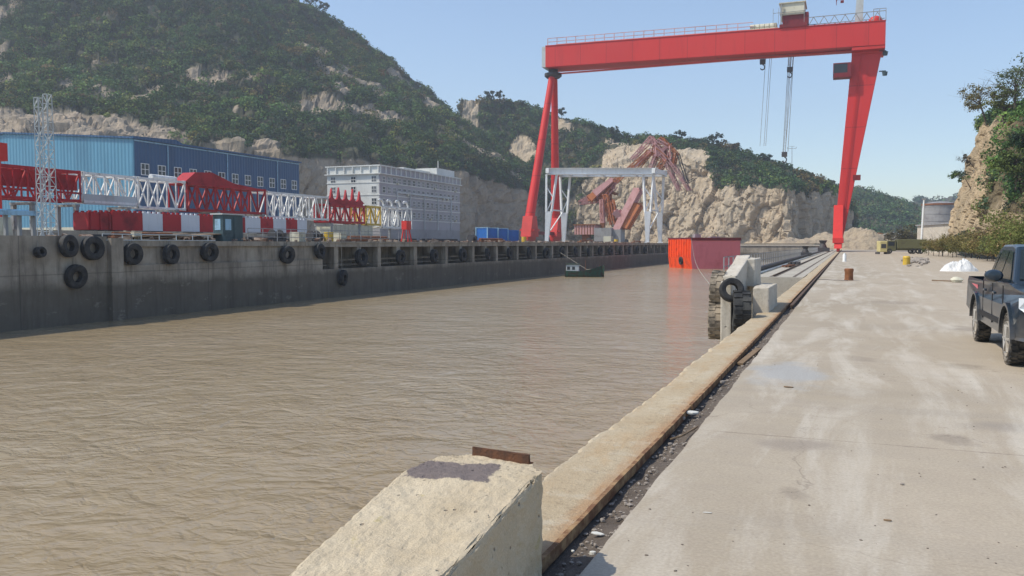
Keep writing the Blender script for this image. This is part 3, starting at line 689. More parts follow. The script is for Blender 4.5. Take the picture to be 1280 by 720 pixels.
def displace(G, T, amp_fn, k=.045):
    w = G + (fbm(G * k * 4, 3) - .5)[..., None] * .12 / k
    c1, e1 = cells(w * np.array([k * 2.2, k * 2.2, k * 1.0])); c2_, e2 = cells(w * np.array([k * 6.5, k * 6.5, k * 4.0]) + 40)
    blk_ = (c1 - .5) * .62 + (c2_ - .5) * .30 - .22 * np.exp(-e1 / .05) - .05 * np.exp(-e2 / .06)
    n = fbm(G * np.array([k, k, k * .35]), 6, .54) - .5; n2 = 1 - np.abs(fbm(G * np.array([k * 2.2, k * 2.2, k * .5]) + 9, 5, .55) - .5) * 4
    gu = np.gradient(G, axis=1); gv = np.gradient(G, axis=0); nn = np.cross(gu, gv); nn /= (np.linalg.norm(nn, axis=2, keepdims=True) + 1e-9)
    tocam = -G; s = np.sign((nn * tocam).sum(2, keepdims=True)); nn = nn * s
    a = amp_fn(T)[:, None] * np.ones(G.shape[1])[None]
    n3 = 1 - np.abs(fbm(G * np.array([k * 5, k * 5, k * 2.4]) + 3, 5, .6) - .5) * 4; q = fbm(G * np.array([k * 3, k * 3, k * 6]) + 7, 4, .6); st = (np.floor(q * 9) + np.clip((q * 9 % 1) * 3, 0, 1)) / 9 - .5
    return G + nn * ((n * 2.4 + (n2 - .5) * .10 + (n3 - .5) * .03 + st * .12 + blk_) * a)[..., None]
M['rock'] = rock_mat('quarry_rock', (.44, .36, .255), (.36, .29, .21), (.22, .175, .13), .13, .8, .9)
M['rockdark'] = rock_mat('brown_quarry_rock', (.30, .26, .225), (.24, .20, .17), (.16, .13, .11), .10, .8, .9)
def hill_mat(name, soil, rockc, thr):
    t = NT(name); v = t.coord('World'); n = t.noise(v, .03, 6, .6); n2 = t.noise(v, .35, 6, .7)
    g = t.n('ShaderNodeVertexColor', layer_name='Col'); s = t.n('ShaderNodeSeparateColor'); t.L.new(g.outputs['Color'], s.inputs[0])
    so_ = t.mix(t.ramp(n2, .4, .65), soil, tuple(x * 1.5 for x in soil))
    rk = t.mix(t.ramp(t.noise(t.coord('World', scale=(1, 1, .5)), .14, 8, .7, .5), .36, .62), rockc, tuple(x * .68 for x in rockc))
    rk = t.mix(t.math('MULTIPLY', t.ramp(n2, .52, .68), .7), rk, tuple(x * .42 for x in rockc)); n5 = t.noise(t.coord('World', scale=(1, 1, .4)), 1.3, 6, .75)
    rk = t.mix(t.math('MULTIPLY', t.ramp(n5, .54, .66), .65), rk, tuple(x * .35 for x in rockc)); n6 = t.noise(v, .05, 4, .6); rk = t.mix(t.math('MULTIPLY', t.ramp(n6, .48, .62), .35), rk, (rockc[0] * .72, rockc[1] * .78, rockc[2] * .86))
    col = t.mix(s.outputs[0], rk, so_)
    return t.out(col, .95, t.bump(t.math('ADD', n2, t.noise(v, .14, 8, .7)), .9, 1.0))
def veg_hill(name, G, vm, mat):
    o = grid_mesh(name, G, mat); at = o.data.color_attributes.new('Col', 'FLOAT_COLOR', 'POINT')
    c = np.stack([vm.ravel()] * 3 + [np.ones(vm.size)], 1); at.data.foreach_set('color', c.astype(np.float32).ravel()); return o
def scatter(name, G, vm, density, rad, nper, lsz, squash=.85, cols=None, only=None, dmax=1e9, yfun=None):
    """crowns over the grid cells whose vegetation mask is high"""
    c = (G[:-1, :-1] + G[1:, 1:]) / 2; e1 = G[1:, 1:] - G[:-1, :-1]; e2 = G[1:, :-1] - G[:-1, 1:]
    ar = np.linalg.norm(np.cross(e1, e2), axis=2) / 2; m = (vm[:-1, :-1] + vm[1:, 1:]) / 2
    w = (ar * np.clip(m, 0, 1) ** 2 * density)
    cnt = rng.poisson(w); ii, jj = np.nonzero(cnt); rep = cnt[ii, jj]; ii = np.repeat(ii, rep); jj = np.repeat(jj, rep)
    a, b = rng.random(len(ii))[:, None], rng.random(len(ii))[:, None]
    p = (G[ii, jj] * (1 - a) + G[ii + 1, jj] * a) * (1 - b) + (G[ii, jj + 1] * (1 - a) + G[ii + 1, jj + 1] * a) * b
    r = rng.uniform(rad[0], rad[1], len(p)) * (.7 + .6 * vnoise(p * .05)); p[:, 2] += r * .35
    cc = green(len(p)) if cols is None else cols(p)
    tint = fbm(p * .03, 3)[:, None]; cc = cc * (.65 + .8 * tint)
    V, Fq, C = leaves(p, r, nper, lsz, cc, squash)
    o = bpy.data.objects.new(name, np_mesh(name, V, Fq, M_LEAF, C)); COL.objects.link(o); tag(o, kind='stuff'); print(name, len(p), 'crowns', len(Fq), 'faces'); return o

# ---- hill 1: the big wooded hill behind the sheds
us = np.concatenate([np.linspace(-420, 0, 9)[:-1], np.linspace(0, 680, 35)])
h1 = ux([
 [(-420, 306, 250), (0, 306, 255), (340, 304, 306), (400, 304, 316), (560, 303, 356), (680, 303, 418)],
 [(-420, 165, 272), (0, 172, 276), (100, 170, 280), (200, 178, 292), (340, 194, 312), (400, 193, 322), (560, 206, 361), (620, 220, 390), (680, 246, 420)],
 [(-420, 110, 300), (0, 142, 300), (100, 132, 305), (160, 148, 308), (200, 160, 312), (260, 166, 316), (340, 176, 327), (400, 182, 337), (560, 190, 374), (620, 208, 397), (680, 240, 422)],
 [(-420, 40, 360), (0, 80, 360), (250, 92, 366), (400, 112, 385), (500, 146, 404), (570, 170, 415), (620, 197, 412), (680, 236, 425)],
 [(-420, -90, 410), (0, -40, 410), (250, 10, 420), (340, 30, 436), (400, 62, 446), (470, 100, 455), (520, 128, 462), (570, 150, 455), (620, 190, 430), (680, 233, 428)],
 [(-420, -200, 440), (0, -160, 445), (250, -40, 455), (340, -15, 468), (375, 4, 478), (400, 12, 484), (440, 42, 490), (490, 81, 496), (520, 103, 500), (550, 135, 495), (580, 155, 484), (620, 184, 452), (680, 231, 432)],
 [(-420, -150, 520), (0, -110, 530), (340, 60, 560), (440, 110, 570), (550, 180, 570), (680, 260, 520)]], us)
G1, T1 = rows_surface(h1, 300, [26, 16, 16, 16, 12, 6])
A1 = displace(G1, T1, lambda t: np.interp(t, [0, .2, 1, 2, 3, 5, 6], [1.5, 6, 6, 5, 6, 4, 3]))
ui = np.interp(np.linspace(0, 1, 300), np.linspace(0, 1, len(us)), us)
tt = T1[:, None] * np.ones(300)[None]; uu = ui[None] * np.ones(len(T1))[:, None]
n = fbm(A1 * .05, 4)
vm = np.where(tt < 1, 0, 1.); vm = np.where((tt >= .95) & (tt < 2.05) & (uu < 175), 0, vm)
vm = np.where((tt >= .95) & (tt < 2.0) & (uu >= 175) & (uu < 370), np.clip((n - .38 + (uu - 250) * .0012) * 9, 0, 1), vm)
vm = np.where((tt >= .95) & (uu >= 350), 1., vm); vm = np.where((tt < .95) & (tt > .15) & (uu > 300), np.clip((n - .60) * 8, 0, .6), vm)
vm = np.where((tt >= 1.7) & (tt < 4) & (n > .63), .1, vm)
for (cu, ct, ru, rt) in ((262, 2.95, 34, .10), (425, 3.05, 12, .14), (486, 2.75, 16, .16), (505, 4.55, 24, .22), (540, 4.4, 18, .3)):
    vm = np.where(((uu - cu) / ru) ** 2 + ((tt - ct) / rt) ** 2 < .6 + n, .0, vm)
hm = hill_mat('wooded_hill_ground', (.050, .052, .030), (.40, .325, .24), .5)
veg_hill('wooded_hill', A1, vm, hm)
def cols1(p):
    c = green(len(p)); k = fbm(p * .022 + 4, 3); y = fbm(p * .06 + 31, 2)
    c = np.where((k > .56)[:, None], c * np.array([1.35, 1.22, 1.0]), c); c = np.where((k < .42)[:, None], c * .78, c)
    c = np.where((y > .73)[:, None], np.array([[.16, .125, .045]]) * rng.uniform(.7, 1.1, (len(p), 1)), c); return c
scatter('hillside_woodland', A1, vm, .115, (1.7, 3.4), 85, .95, cols=cols1)

# ---- hill 2: the quarried ridge in the middle
us = np.array([575, 600, 640, 680, 700, 740, 765, 790, 815, 850, 880, 905, 940, 965, 985, 1000, 1020, 1045, 1066])
h2 = ux([
 [(575, 306, 440), (640, 306, 440), (700, 306, 425), (800, 306, 390), (985, 306, 332), (1000, 306, 342), (1066, 306, 408)],
 [(575, 240, 450), (640, 236, 450), (700, 228, 433), (745, 218, 418), (765, 210, 410), (800, 206, 402), (850, 200, 386), (880, 200, 378), (900, 226, 364), (960, 234, 346), (985, 237, 336), (1000, 238, 346), (1045, 240, 388), (1066, 262, 410)],
 [(575, 190, 462), (640, 190, 462), (700, 190, 447), (760, 188, 432), (800, 184, 420), (850, 186, 402), (880, 188, 388), (905, 215, 374), (960, 226, 352), (985, 231, 341), (1045, 238, 392), (1066, 262, 411)],
 [(575, 124, 475), (600, 124, 478), (640, 128, 478), (680, 142, 472), (740, 157, 458), (790, 177, 446), (815, 173, 438), (860, 178, 426), (905, 184, 410), (940, 198, 388), (990, 214, 376), (1030, 230, 384), (1047, 241, 400), (1066, 264, 414)],
 [(575, 160, 560), (700, 190, 560), (860, 220, 520), (1000, 260, 480), (1066, 300, 470)]], us)
G2, T2 = rows_surface(h2, 520, [56, 20, 20, 6])
A2 = displace(G2, T2, lambda t: np.interp(t, [0, .1, .9, 1.3, 3, 4], [1.5, 6.5, 6.0, 3, 3.0, 3]), .06)
ui = np.interp(np.linspace(0, 1, 520), np.linspace(0, 1, len(us)), us)
tt = T2[:, None] * np.ones(520)[None]; uu = ui[None] * np.ones(len(T2))[:, None]; n = fbm(A2 * .06, 4)
vm = np.where(tt < 1.0, 0, 1.); vm = np.where((tt < 1) & (uu < 752), np.clip((n - .40) * 8, 0, 1), vm)
vm = np.where((tt >= .9) & (tt < 2.15) & (uu > 752) & (uu < 886), np.clip((n - .58) * 6, 0, .5), vm)
vm = np.where((tt >= .9) & (tt < 1.5) & (uu > 640) & (uu < 668), .1, vm)
for (cu, ct, ru, rt) in ((588, 2.7, 10, .5), (702, 2.75, 16, .18), (655, 2.0, 16, .32), (782, 2.55, 26, .20)):
    vm = np.where(((uu - cu) / ru) ** 2 + ((tt - ct) / rt) ** 2 < .5 + n, .0, vm)
hm2 = hill_mat('quarried_ridge_ground', (.055, .055, .032), (.56, .455, .325), .5)
veg_hill('quarried_ridge', A2, vm, hm2)
scatter('ridge_woodland', A2, vm, .11, (1.5, 3.1), 85, .95, cols=cols1)

# ---- hill 3: the distant hazy ridges
for nm, rows in (('distant_hill', [
 [(1030, 308, 520), (1100, 308, 500), (1160, 308, 480), (1330, 308, 470)],
 [(1030, 262, 580), (1066, 256, 580), (1100, 268, 560), (1150, 276, 560), (1330, 262, 560)],
 [(1030, 244, 640), (1066, 240, 640), (1085, 240, 640), (1105, 247, 640), (1130, 254, 640), (1150, 262, 640), (1200, 266, 640), (1330, 266, 640)],
 [(1030, 280, 760), (1330, 290, 760)]]), ('far_ridge', [
 [(1080, 300, 900), (1330, 300, 900)], [(1080, 262, 960), (1130, 255, 960), (1150, 249, 960), (1165, 251, 960), (1190, 246, 960), (1215, 251, 960), (1330, 250, 960)], [(1080, 290, 1080), (1330, 290, 1080)]])):
    us = np.linspace(rows[0][0][0], 1330, 24); Gh, Th = rows_surface(ux(rows, us), 90, [14] * (len(rows) - 1)); Ah = displace(Gh, Th, lambda t: 5 + 0 * t, .03)
    vmh = np.ones(Ah.shape[:2]) * .9; veg_hill(nm, Ah, vmh, hm)
    if nm == 'distant_hill': scatter('distant_woodland', Ah, np.where(Th < 2.1, 1, 0)[:, None] * np.ones(90)[None], .045, (2.4, 4.4), 60, 1.4)
    else: scatter('far_woodland', Ah, np.where(Th < 1.1, 1, 0)[:, None] * np.ones(90)[None], .012, (4, 7), 45, 2.6)

# ---- rubble mound behind the red leg
def mound(name, c, rx, ry, h, mat, n=36, k=.25, amp=.45):
    th = np.linspace(0, 1, n); xs = np.linspace(-1, 1, n); X, Y = np.meshgrid(xs, xs)
    r = np.sqrt(X ** 2 + Y ** 2); z = np.clip(1 - r ** 1.5, 0, 1)
    p = np.stack([c[0] + X * rx, c[1] + Y * ry, z * 0 + c[2]], -1); f = fbm(p * k, 5) - .5
    p[..., 2] = c[2] - .3 + z * h * (1 + f * amp * 2) + (f * h * amp) * (z > 0)
    o = grid_mesh(name, p, mat); return o
c = P(1072, 316, 262); mound('rubble_mound', (c.x, c.y, 0), 13, 13, 7.5, M['rock'], 50, .16, .5)
c = P(1018, 316, 300); mound('rubble_mound', (c.x, c.y, 0), 22, 13, 5.5, M['rock'], 50, .16, .5)
c = P(1108, 316, 330); mound('rubble_mound', (c.x, c.y, 0), 22, 13, 5.5, M['rock'], 50, .16, .5)

HTOP = float(max(A1[..., 2].max(), A2[..., 2].max(), 62)) + 12; print('highest', HTOP)
# ---- near hill on the right: rock pinnacle with trees
h4 = [
 [(1188, 300, 175), (1192, 312, 130), (1200, 314, 115), (1222, 318, 100), (1250, 322, 90), (1290, 328, 80), (1500, 372, 55), (1900, 440, 45)],
 [(1192, 278, 178), (1194, 288, 131), (1203, 286, 116), (1225, 288, 101), (1250, 292, 92), (1290, 295, 82), (1500, 310, 58), (1900, 340, 48)],
 [(1200, 250, 180), (1203, 250, 132), (1212, 248, 118), (1230, 248, 104), (1255, 250, 95), (1290, 255, 86), (1500, 250, 62), (1900, 230, 52)],
 [(1212, 214, 182), (1216, 212, 133), (1224, 208, 120), (1238, 205, 107), (1258, 205, 98), (1290, 205, 90), (1500, 180, 66), (1900, 120, 56)],
 [(1226, 174, 184), (1230, 170, 134), (1236, 167, 122), (1248, 162, 111), (1264, 160, 103), (1290, 157, 95), (1500, 120, 72), (1900, 50, 62)],
 [(1229, 162, 186), (1233, 154, 136), (1240, 150, 126), (1252, 146, 118), (1270, 142, 112), (1300, 135, 105), (1500, 80, 85), (1900, -20, 80)],
 [(1235, 170, 230), (1245, 160, 210), (1255, 158, 200), (1265, 155, 200), (1280, 150, 200), (1320, 140, 190), (1500, 90, 170), (1900, 0, 170)]]
G4, T4 = rows_surface(h4, 260, [22, 22, 26, 24, 10, 6])
A4 = displace(G4, T4, lambda t: np.interp(t, [0, 1, 4, 6], [.6, 1.3, 1.2, 1.0]), .16)
ci = np.linspace(0, 7, 260)[None] * np.ones(len(T4))[:, None]; tt = T4[:, None] * np.ones(260)[None]; n = fbm(A4 * .14, 4)
vm = np.where(ci > 4.2, 1, 0.); vm = np.where((ci > 3.0) & (ci <= 4.2), np.clip((n - .45 + (ci - 3.3) * .1) * 7, 0, 1), vm); vm = np.where((tt < 1.6) & (ci < 5), np.where(tt < .5, .8, np.clip((n - .6) * 6, 0, .5)), vm)
vm = np.where((tt > 4.6), 1, vm); vm = np.where((ci < 3.0) & (tt > .6) & (tt < 4.5), 0, vm)
hm4 = hill_mat('pinnacle_rock', (.12, .095, .055), (.50, .385, .245), .5)
veg_hill('rock_pinnacle', A4, vm, hm4)
def cols4(p):
    c = green(len(p)) * 1.3; k = fbm(p * .11 + 4, 3); lo = np.clip((7.5 - p[:, 2]) / 4, 0, 1) * (k > .42)
    c = c * (1 - lo[:, None]) + np.array([[.16, .125, .05]]) * rng.uniform(.6, 1.15, (len(p), 1)) * lo[:, None]
    return np.where((k > .60)[:, None], c * np.array([1.3, 1.25, .95]), c)
scatter('hillside_thicket', A4, vm * .9, .26, (.9, 1.9), 170, .34, cols=cols4)

# ================================================================== TREES AND BUSHES (things)
def tree(name, base, h, crown, label, group=None, col=None, nclump=26, nper=60, lsz=.3, trunk=.16, squash=.6, spread=None, lean=(0, 0), parts=True, bare=0):
    t = thing(name, label, 'tree' if 'tree' in name or 'pine' in name else 'bush', base, group)
    b = Vector(base); top = b + Vector((lean[0], lean[1], h * .72)); mb = MB(); mid = b.lerp(top, .5) + Vector((random.uniform(-.05, .05) * h, random.uniform(-.05, .05) * h, 0))
    mb.tube(b - Vector((0, 0, .5)), mid, trunk, trunk * .7, 8); mb.tube(mid, top, trunk * .7, trunk * .35, 8)
    cs, rs = [], []; cr = crown; cz = h * .62
    for k in range(nclump):
        d = rng.normal(size=3); d /= np.linalg.norm(d); rr = rng.uniform(.35, 1.0) ** .6
        c = np.array([b.x + lean[0], b.y + lean[1], b.z + cz]) + d * rr * np.array([cr, cr, h * .36]) * rng.uniform(.7, 1.05)
        cs.append(c); rs.append(cr * rng.uniform(.22, .42))
        if k % 2 == 0 or bare: mb.tube(mid.lerp(top, random.random()), Vector(c), trunk * .28, trunk * .07, 5, False)
    for k in range(bare):
        d = Vector((random.uniform(-1, 1), random.uniform(-1, 1), random.uniform(.0, 1))).normalized() * cr * random.uniform(1.0, 1.35); s = mid.lerp(top, random.random()); e = s + d
        mb.tube(s, e, trunk * .2, trunk * .05, 4, False)
        for q in range(3): f = s.lerp(e, random.uniform(.4, .9)); mb.tube(f, f + d * .3 + Vector((random.uniform(-.3, .3) * cr, random.uniform(-.3, .3) * cr, random.uniform(-.1, .3) * cr)), trunk * .08, trunk * .03, 3, False)
    build('trunk', mb, M['bark'], t)
    cc = (green(nclump) if col is None else np.array([col]) * rng.uniform(.7, 1.2, (nclump, 1)))
    V, Fq, C = leaves(np.array(cs), np.array(rs), nper, lsz, cc, squash=.75, shell=.1); V = V - np.array(base)
    o = bpy.data.objects.new('crown', np_mesh('crown', V, Fq, M_LEAF, C)); COL.objects.link(o); o.parent = t
    return t
def hillp(u, v, D): p = P(u, v, D); return (p.x, p.y, p.z)
tree('tree', hillp(1234, 152, 124), 5.6, 2.9, 'rounded olive tree overhanging the top of the rock pinnacle', col=(.19, .165, .06), nclump=26, nper=70, lsz=.24, lean=(-1.2, 0), bare=9)
tree('tree', hillp(1254, 150, 112), 4.6, 2.4, 'dense dark green tree on the pinnacle just right of the olive tree', nclump=22, nper=80, lsz=.24, bare=12, col=(.11, .13, .045))
tree('tree', hillp(1268, 146, 104), 6.6, 2.9, 'tall wispy tree above the pinnacle at the right edge of the picture', col=(.10, .125, .055), nclump=26, nper=60, lsz=.22, bare=7)
tree('tree', hillp(1292, 140, 96), 6.5, 3.0, 'tall feathery tree on the hill, cut by the right edge of the picture', col=(.09, .12, .05), nclump=22, nper=50, lsz=.24, bare=12)
tree('tree', hillp(1222, 213, 126), 2.6, 1.3, 'thin bare-branched shrub jutting left from the pinnacle face', nclump=12, nper=40, lsz=.2, trunk=.07, lean=(-1.6, 0), bare=14, col=(.10, .085, .05))
tree('tree', hillp(1214, 232, 122), 2.4, 1.5, 'small dark tree clinging low on the left side of the pinnacle', nclump=14, nper=60, lsz=.22, trunk=.08, lean=(-1.6, 0), bare=10)
tree('tree', hillp(1270, 232, 88), 3.8, 2.1, 'bright green tree on the slope above the pickup roof', nclump=26, nper=90, lsz=.26, col=(.09, .12, .035))
tree('tree', hillp(1272, 200, 92), 3.4, 1.9, 'dark green tree on the slope below the tall wispy tree', nclump=22, nper=90, lsz=.24)
for (u, v, D, h, r, c, lab) in ((476, 98, 452, 8, 4.5, (.20, .13, .05), 'round orange-brown tree high on the wooded hill near its right shoulder'),
        (520, 190, 372, 6, 4.0, (.20, .17, .05), 'yellow-green tree low on the wooded hill above the white building'),
        (283, 86, 370, 6, 4.2, (.14, .16, .05), 'bright green tree below the bare rock strip on the wooded hill'),
        (404, 12, 478, 7, 3.5, (.06, .08, .045), 'small tree standing out on the skyline at the hilltop'),
        (388, 6, 478, 8, 5, (.06, .08, .045), 'flat-topped tree on the skyline left of the small hilltop tree'),
        (541, 128, 490, 6, 2.4, (.06, .08, .045), 'lone thin tree on the right end of the hill skyline'),
        (612, 122, 474, 6, 3.4, (.055, .075, .04), 'leftmost dark tree on the crest of the middle ridge'),
        (624, 123, 474, 7, 3.0, (.05, .07, .04), 'pointed dark tree second on the crest of the middle ridge'),
        (702, 144, 462, 6, 3.0, (.05, .07, .04), 'dark tree on the middle ridge right of the crane support'),
        (768, 168, 446, 6, 3.2, (.05, .07, .04), 'dark round tree on the ridge left of the wrecked jibs'),
        (849, 176, 424, 7, 3.4, (.045, .065, .035), 'dark round tree on the ridge right of the wrecked jibs'),
        (893, 182, 410, 8, 4.2, (.045, .065, .035), 'largest dark tree on the ridge left of the hanging ropes'),
        (918, 190, 396, 7, 3.2, (.12, .10, .06), 'brownish thin tree on the ridge left of the hanging ropes'),
        (958, 204, 380, 6, 2.8, (.05, .07, .04), 'dark tree on the ridge below the hanging ropes'),
        (1010, 226, 380, 6, 2.8, (.05, .07, .04), 'dark tree on the ridge left of the red crane leg'),
        (1038, 236, 392, 7, 2.6, (.06, .07, .045), 'thin tree on the ridge touching the red crane leg')):
    tree('tree', hillp(u, v + 4, D), h, r, lab, col=c, nclump=14, nper=45, lsz=.8, trunk=.2)
# roadside thicket
for k in range(30):
    s = k / 29; u = 1158 + (1300 - 1158) * (s ** .9) + random.uniform(-4, 4); D = 128 - 76 * s + random.uniform(-4, 6) - (0 if k % 2 else 4)
    g = PZ(u, 305 + EYE * F_PX / D, 0); hh = random.uniform(1.9, 3.3) * (1 + .35 * s)
    c = random.choice(((.24, .19, .07), (.18, .16, .055), (.15, .17, .05), (.28, .21, .10), (.12, .14, .05)))
    tree('bush', (g.x, g.y, -.05), hh, hh * .75, 'dry olive and ochre bush in the thicket along the right edge of the quay', 'bushes in the roadside thicket', col=c, nclump=20, nper=90, lsz=.17, trunk=.05, bare=8)
for (u, D, h, r, c, lab) in ((1124, 235, 6, 4, (.12, .10, .05), 'brownish tree behind the yellow machine'), (1140, 220, 7, 4.5, (.11, .10, .05), 'olive-brown tree between the machine and the leaning white pole'),
                        (1166, 215, 7, 4.2, (.05, .07, .035), 'dark green tree in front of the storage tank'), (1178, 205, 5, 3.5, (.09, .09, .04), 'olive tree at the foot of the storage tank')):
    g = P(u, 305, D); tree('tree', (g.x, g.y, 0), h, r, lab, col=c, nclump=22, nper=60, lsz=.5, trunk=.18)
# ================================================================== TYRES
def tyre_mesh(Rr, w, rin, lugs=0, axis='x', n=28):
    mb = MB(); s = w / 2
    prof = [(rin, -s * .55), (rin * 1.03, -s * .75), (Rr * .62 + rin * .38, -s * .98), (Rr * .88, -s * .93), (Rr * .965, -s * .75), (Rr * .975, 0), (Rr * .965, s * .75), (Rr * .88, s * .93), (Rr * .62 + rin * .38, s * .98), (rin * 1.03, s * .75), (rin, s * .55), (rin * 1.12, 0)]
    mb.lathe(prof, axis=axis, n=n, closed=True)
    for k in range(lugs):
        for side in (-1, 1):
            t = 2 * math.pi * (k + (.5 if side > 0 else 0)) / lugs; c = (Rr * .985 * math.cos(t), Rr * .985 * math.sin(t))
            m = Matrix.Rotation(t, 3, 'X') @ Matrix.Rotation(side * .25, 3, 'Y')
            L, B, H = w * .44, 2 * math.pi * Rr / lugs * .55, Rr * .05
            pts = [Vector((side * w * .235 + a * L / 2, b * H / 2, d * B / 2)) for a in (-1, 1) for b in (-1, 1) for d in (-1, 1)]
            rot = Matrix.Rotation(t, 3, 'X'); vs = [rot @ Vector((p.x, p.y + Rr * .985, p.z)) for p in pts]
            if axis == 'y': vs = [Vector((v.y, v.x, v.z)) for v in vs]
            mb.add(vs, [(0, 1, 3, 2), (4, 6, 7, 5), (0, 4, 5, 1), (2, 3, 7, 6), (0, 2, 6, 4), (1, 5, 7, 3)])
    return mb
def tyre(loc, Rr, w, rin, mat, label, group, lugs=0, rz=0, ry=0, axis='x', mesh=None, rx=0):
    if mesh is None: o = build('rubber_fender', tyre_mesh(Rr, w, rin, lugs, axis), mat, world=False)
    else: o = bpy.data.objects.new('rubber_fender', mesh); COL.objects.link(o)
    o.location = loc; o.rotation_euler = (rx, ry, rz); tag(o, label, 'tyre fender', group); return o
far_tyre = build('rubber_fender', tyre_mesh(.68, .46, .30, 0), M['tyre'], world=False); fm = far_tyre.data; used = False
GT = 'tyres hung along the far quay wall'
def ftyre(u, v, r, label):
    global used
    p = PX(u, v, XL + .26); D = p.x * -SY + p.y * CY
    if not used: o = far_tyre; used = True; tag(o, label, 'tyre fender', GT)
    else: o = tyre((0, 0, 0), 0, 0, 0, None, label, GT, mesh=fm)
    o.location = p; s = r * D / F_PX / .68 * random.uniform(.92, 1.07); o.scale = (random.uniform(.8, 1.1), s, s); o.rotation_euler = (random.uniform(0, 6), random.uniform(-.12, .12), random.uniform(-.22, .22)); o.location.z += random.uniform(-.12, .1)
    rp = MB(); rp.tube(p + Vector((-.1, 0, .3)), Vector((XL + .08, p.y, ZL)), .025, .025, 5); rr = build('hanging_rope', rp, M['rope'], world=True); rr.parent = o; rr.matrix_parent_inverse = Matrix.LocRotScale(o.location, o.rotation_euler, o.scale).inverted()
names = [(50, 316, 7, 'small dark tyre on the near corner of the far quay, left of the lattice mast'), (86, 309, 15, 'large tyre top left in a cluster of three on the far wall'),
 (116, 311, 15, 'large tyre top right in a cluster of three on the far wall'), (95, 343, 15, 'large tyre hanging low on the far wall, bottom of a cluster of three'),
 (166, 318, 14, 'tyre on the far wall, first to the right of the cluster of three'), (214, 316, 13, 'tyre on the far wall, second to the right of the cluster'),
 (262, 314, 12.5, 'tyre on the far wall left of the teal cabin'), (359, 318, 11, 'lone tyre in the middle of the solid far wall'), (400, 314, 10, 'tyre at the corner where the open bays of the far wall begin'),
 (429, 347, 10, 'tyre hanging low under the first open bay of the far wall')]
for a in names: ftyre(*a)
nt = 0; onames = ['first', 'second', 'third', 'fourth', 'fifth', 'sixth', 'seventh', 'eighth', 'ninth', 'tenth', 'eleventh', 'twelfth', 'thirteenth', 'fourteenth', 'fifteenth']
for (y, k) in piers:
    if k % 2 == 1 and k < 34:
        p = Vector((XL + .3, y, .45)); v3 = p - Vector((0, 0, EYE)); D = v3.dot(FWD); u = 640 + v3.dot(RIGHT) / D * F_PX; v = 360 - v3.dot(UP) / D * F_PX
        ftyre(u, v + .2, 11.5 * 75 / D * .95, 'tyre hung between the open bays of the far wall, %s from the left' % (onames[nt] if nt < 15 else 'last')); nt += 1
M['tyre_slot'] = rubber('greyed_tyre_rubber', (.085, .085, .08))
tyre((xat(895, 20.8), 21.6, .58), .46, .34, .2, M['tyre_mud'], 'mud-caked lugged tyre on the water side of the pier, upper one', 'tyres on the fender pier', 16, ry=.06)
tyre((xat(893, 20.7), 21.4, -.20), .46, .36, .2, M['tyre_mud'], 'mud-caked lugged tyre on the water side of the pier, lower one', 'tyres on the fender pier', 16, rz=.1)
tyre((-2.27, 20.42, .14), .47, .42, .2, M['tyre_slot'], 'black deep-treaded tyre wedged in the slot of the pier', 'tyres on the fender pier', 14, rz=.18)
tyre((xat(919, 20.5), 20.40, .62), .29, .22, .14, M['tyre'], 'smooth black car-sized tyre lying on the face of the pier', 'tyres on the fender pier', 0, axis='y', rz=.35, rx=-.25)

# ================================================================== BUILDINGS
def corr(name, c, c2):
    t = NT(name); v = t.coord('World'); g = t.n('ShaderNodeNewGeometry'); s = t.n('ShaderNodeSeparateXYZ'); t.L.new(g.outputs['Position'], s.inputs[0])
    w = t.math('SINE', t.math('MULTIPLY', t.math('ADD', s.outputs['X'], s.outputs['Y']), 6.28 / .9))
    n1 = t.noise(t.coord('World', scale=(1, 1, .2)), .35, 5, .6); sh = t.ramp(t.noise(t.coord('World', scale=(1, 1, .001)), .55, 2, .5), .4, .6)
    col = t.mix(t.ramp(n1, .45, .75), c, c2); col = t.mix(t.math('MULTIPLY', sh, .25), col, tuple(x * 1.25 for x in c))
    return t.out(col, .45, t.bump(w, .45, .08))
wh = thing('warehouse', 'large blue corrugated-steel shed with a row of small white-framed windows', 'warehouse', (-155, 155, ZL))
X0, XR = -130.0, -200.0; YA, YB = 128.0, 182.0; EV = 22.2; RX = -165.0; RZ = EV + 2.6
M['bluewall'] = corr('blue_corrugated_steel', srgb(84, 138, 166), srgb(72, 120, 148)); M['blueside'] = corr('shade_toned_blue_steel', srgb(46, 84, 122), srgb(40, 72, 106))  # side blue is a darker copy of the front, its shade put into the colour
mb = MB(); mb.prism([(X0, ZL), (X0, EV), (RX, RZ), (XR, EV), (XR, ZL)], YA + .0, YA + .3, 'y'); build('front_wall', mb, M['bluewall'], wh)
mb = MB(); mb.b6(X0 - .3, X0 - .003, YA + .303, YB, ZL, EV); build('side_wall', mb, M['blueside'], wh)
mb = MB(); mb.b6(XR, XR + .3, YA + .303, YB, ZL, EV); mb.prism([(X0 - .3, ZL), (X0 - .3, EV), (RX, RZ), (XR + .3, EV), (XR + .3, ZL)], YB - .3, YB - .003, 'y'); build('rear_wall', mb, M['blueside'], wh)
mb = MB()
for a, b in (((X0 + .5, EV + .02), (RX, RZ + .02)), ((RX, RZ + .02), (XR - .5, EV + .02))):
    mb.prism([a, b, (b[0], b[1] + .35), (a[0], a[1] + .35)], YA - .4, YB + .4, 'y')
build('roof', mb, M['blueside'], wh)
mb = MB(); mb.prism([(YA - .4, EV + .37), (YA - .4, EV + .5), (YA + 11, EV + 1.0), (YA + 13, EV + .37)], X0 - .3, X0 + .52, 'x'); build('parapet', mb, M['blueside'], wh)
wf = MB(); gl = MB()
gl.b6(-.05, .02, -.95, .95, -1.05, 1.05)
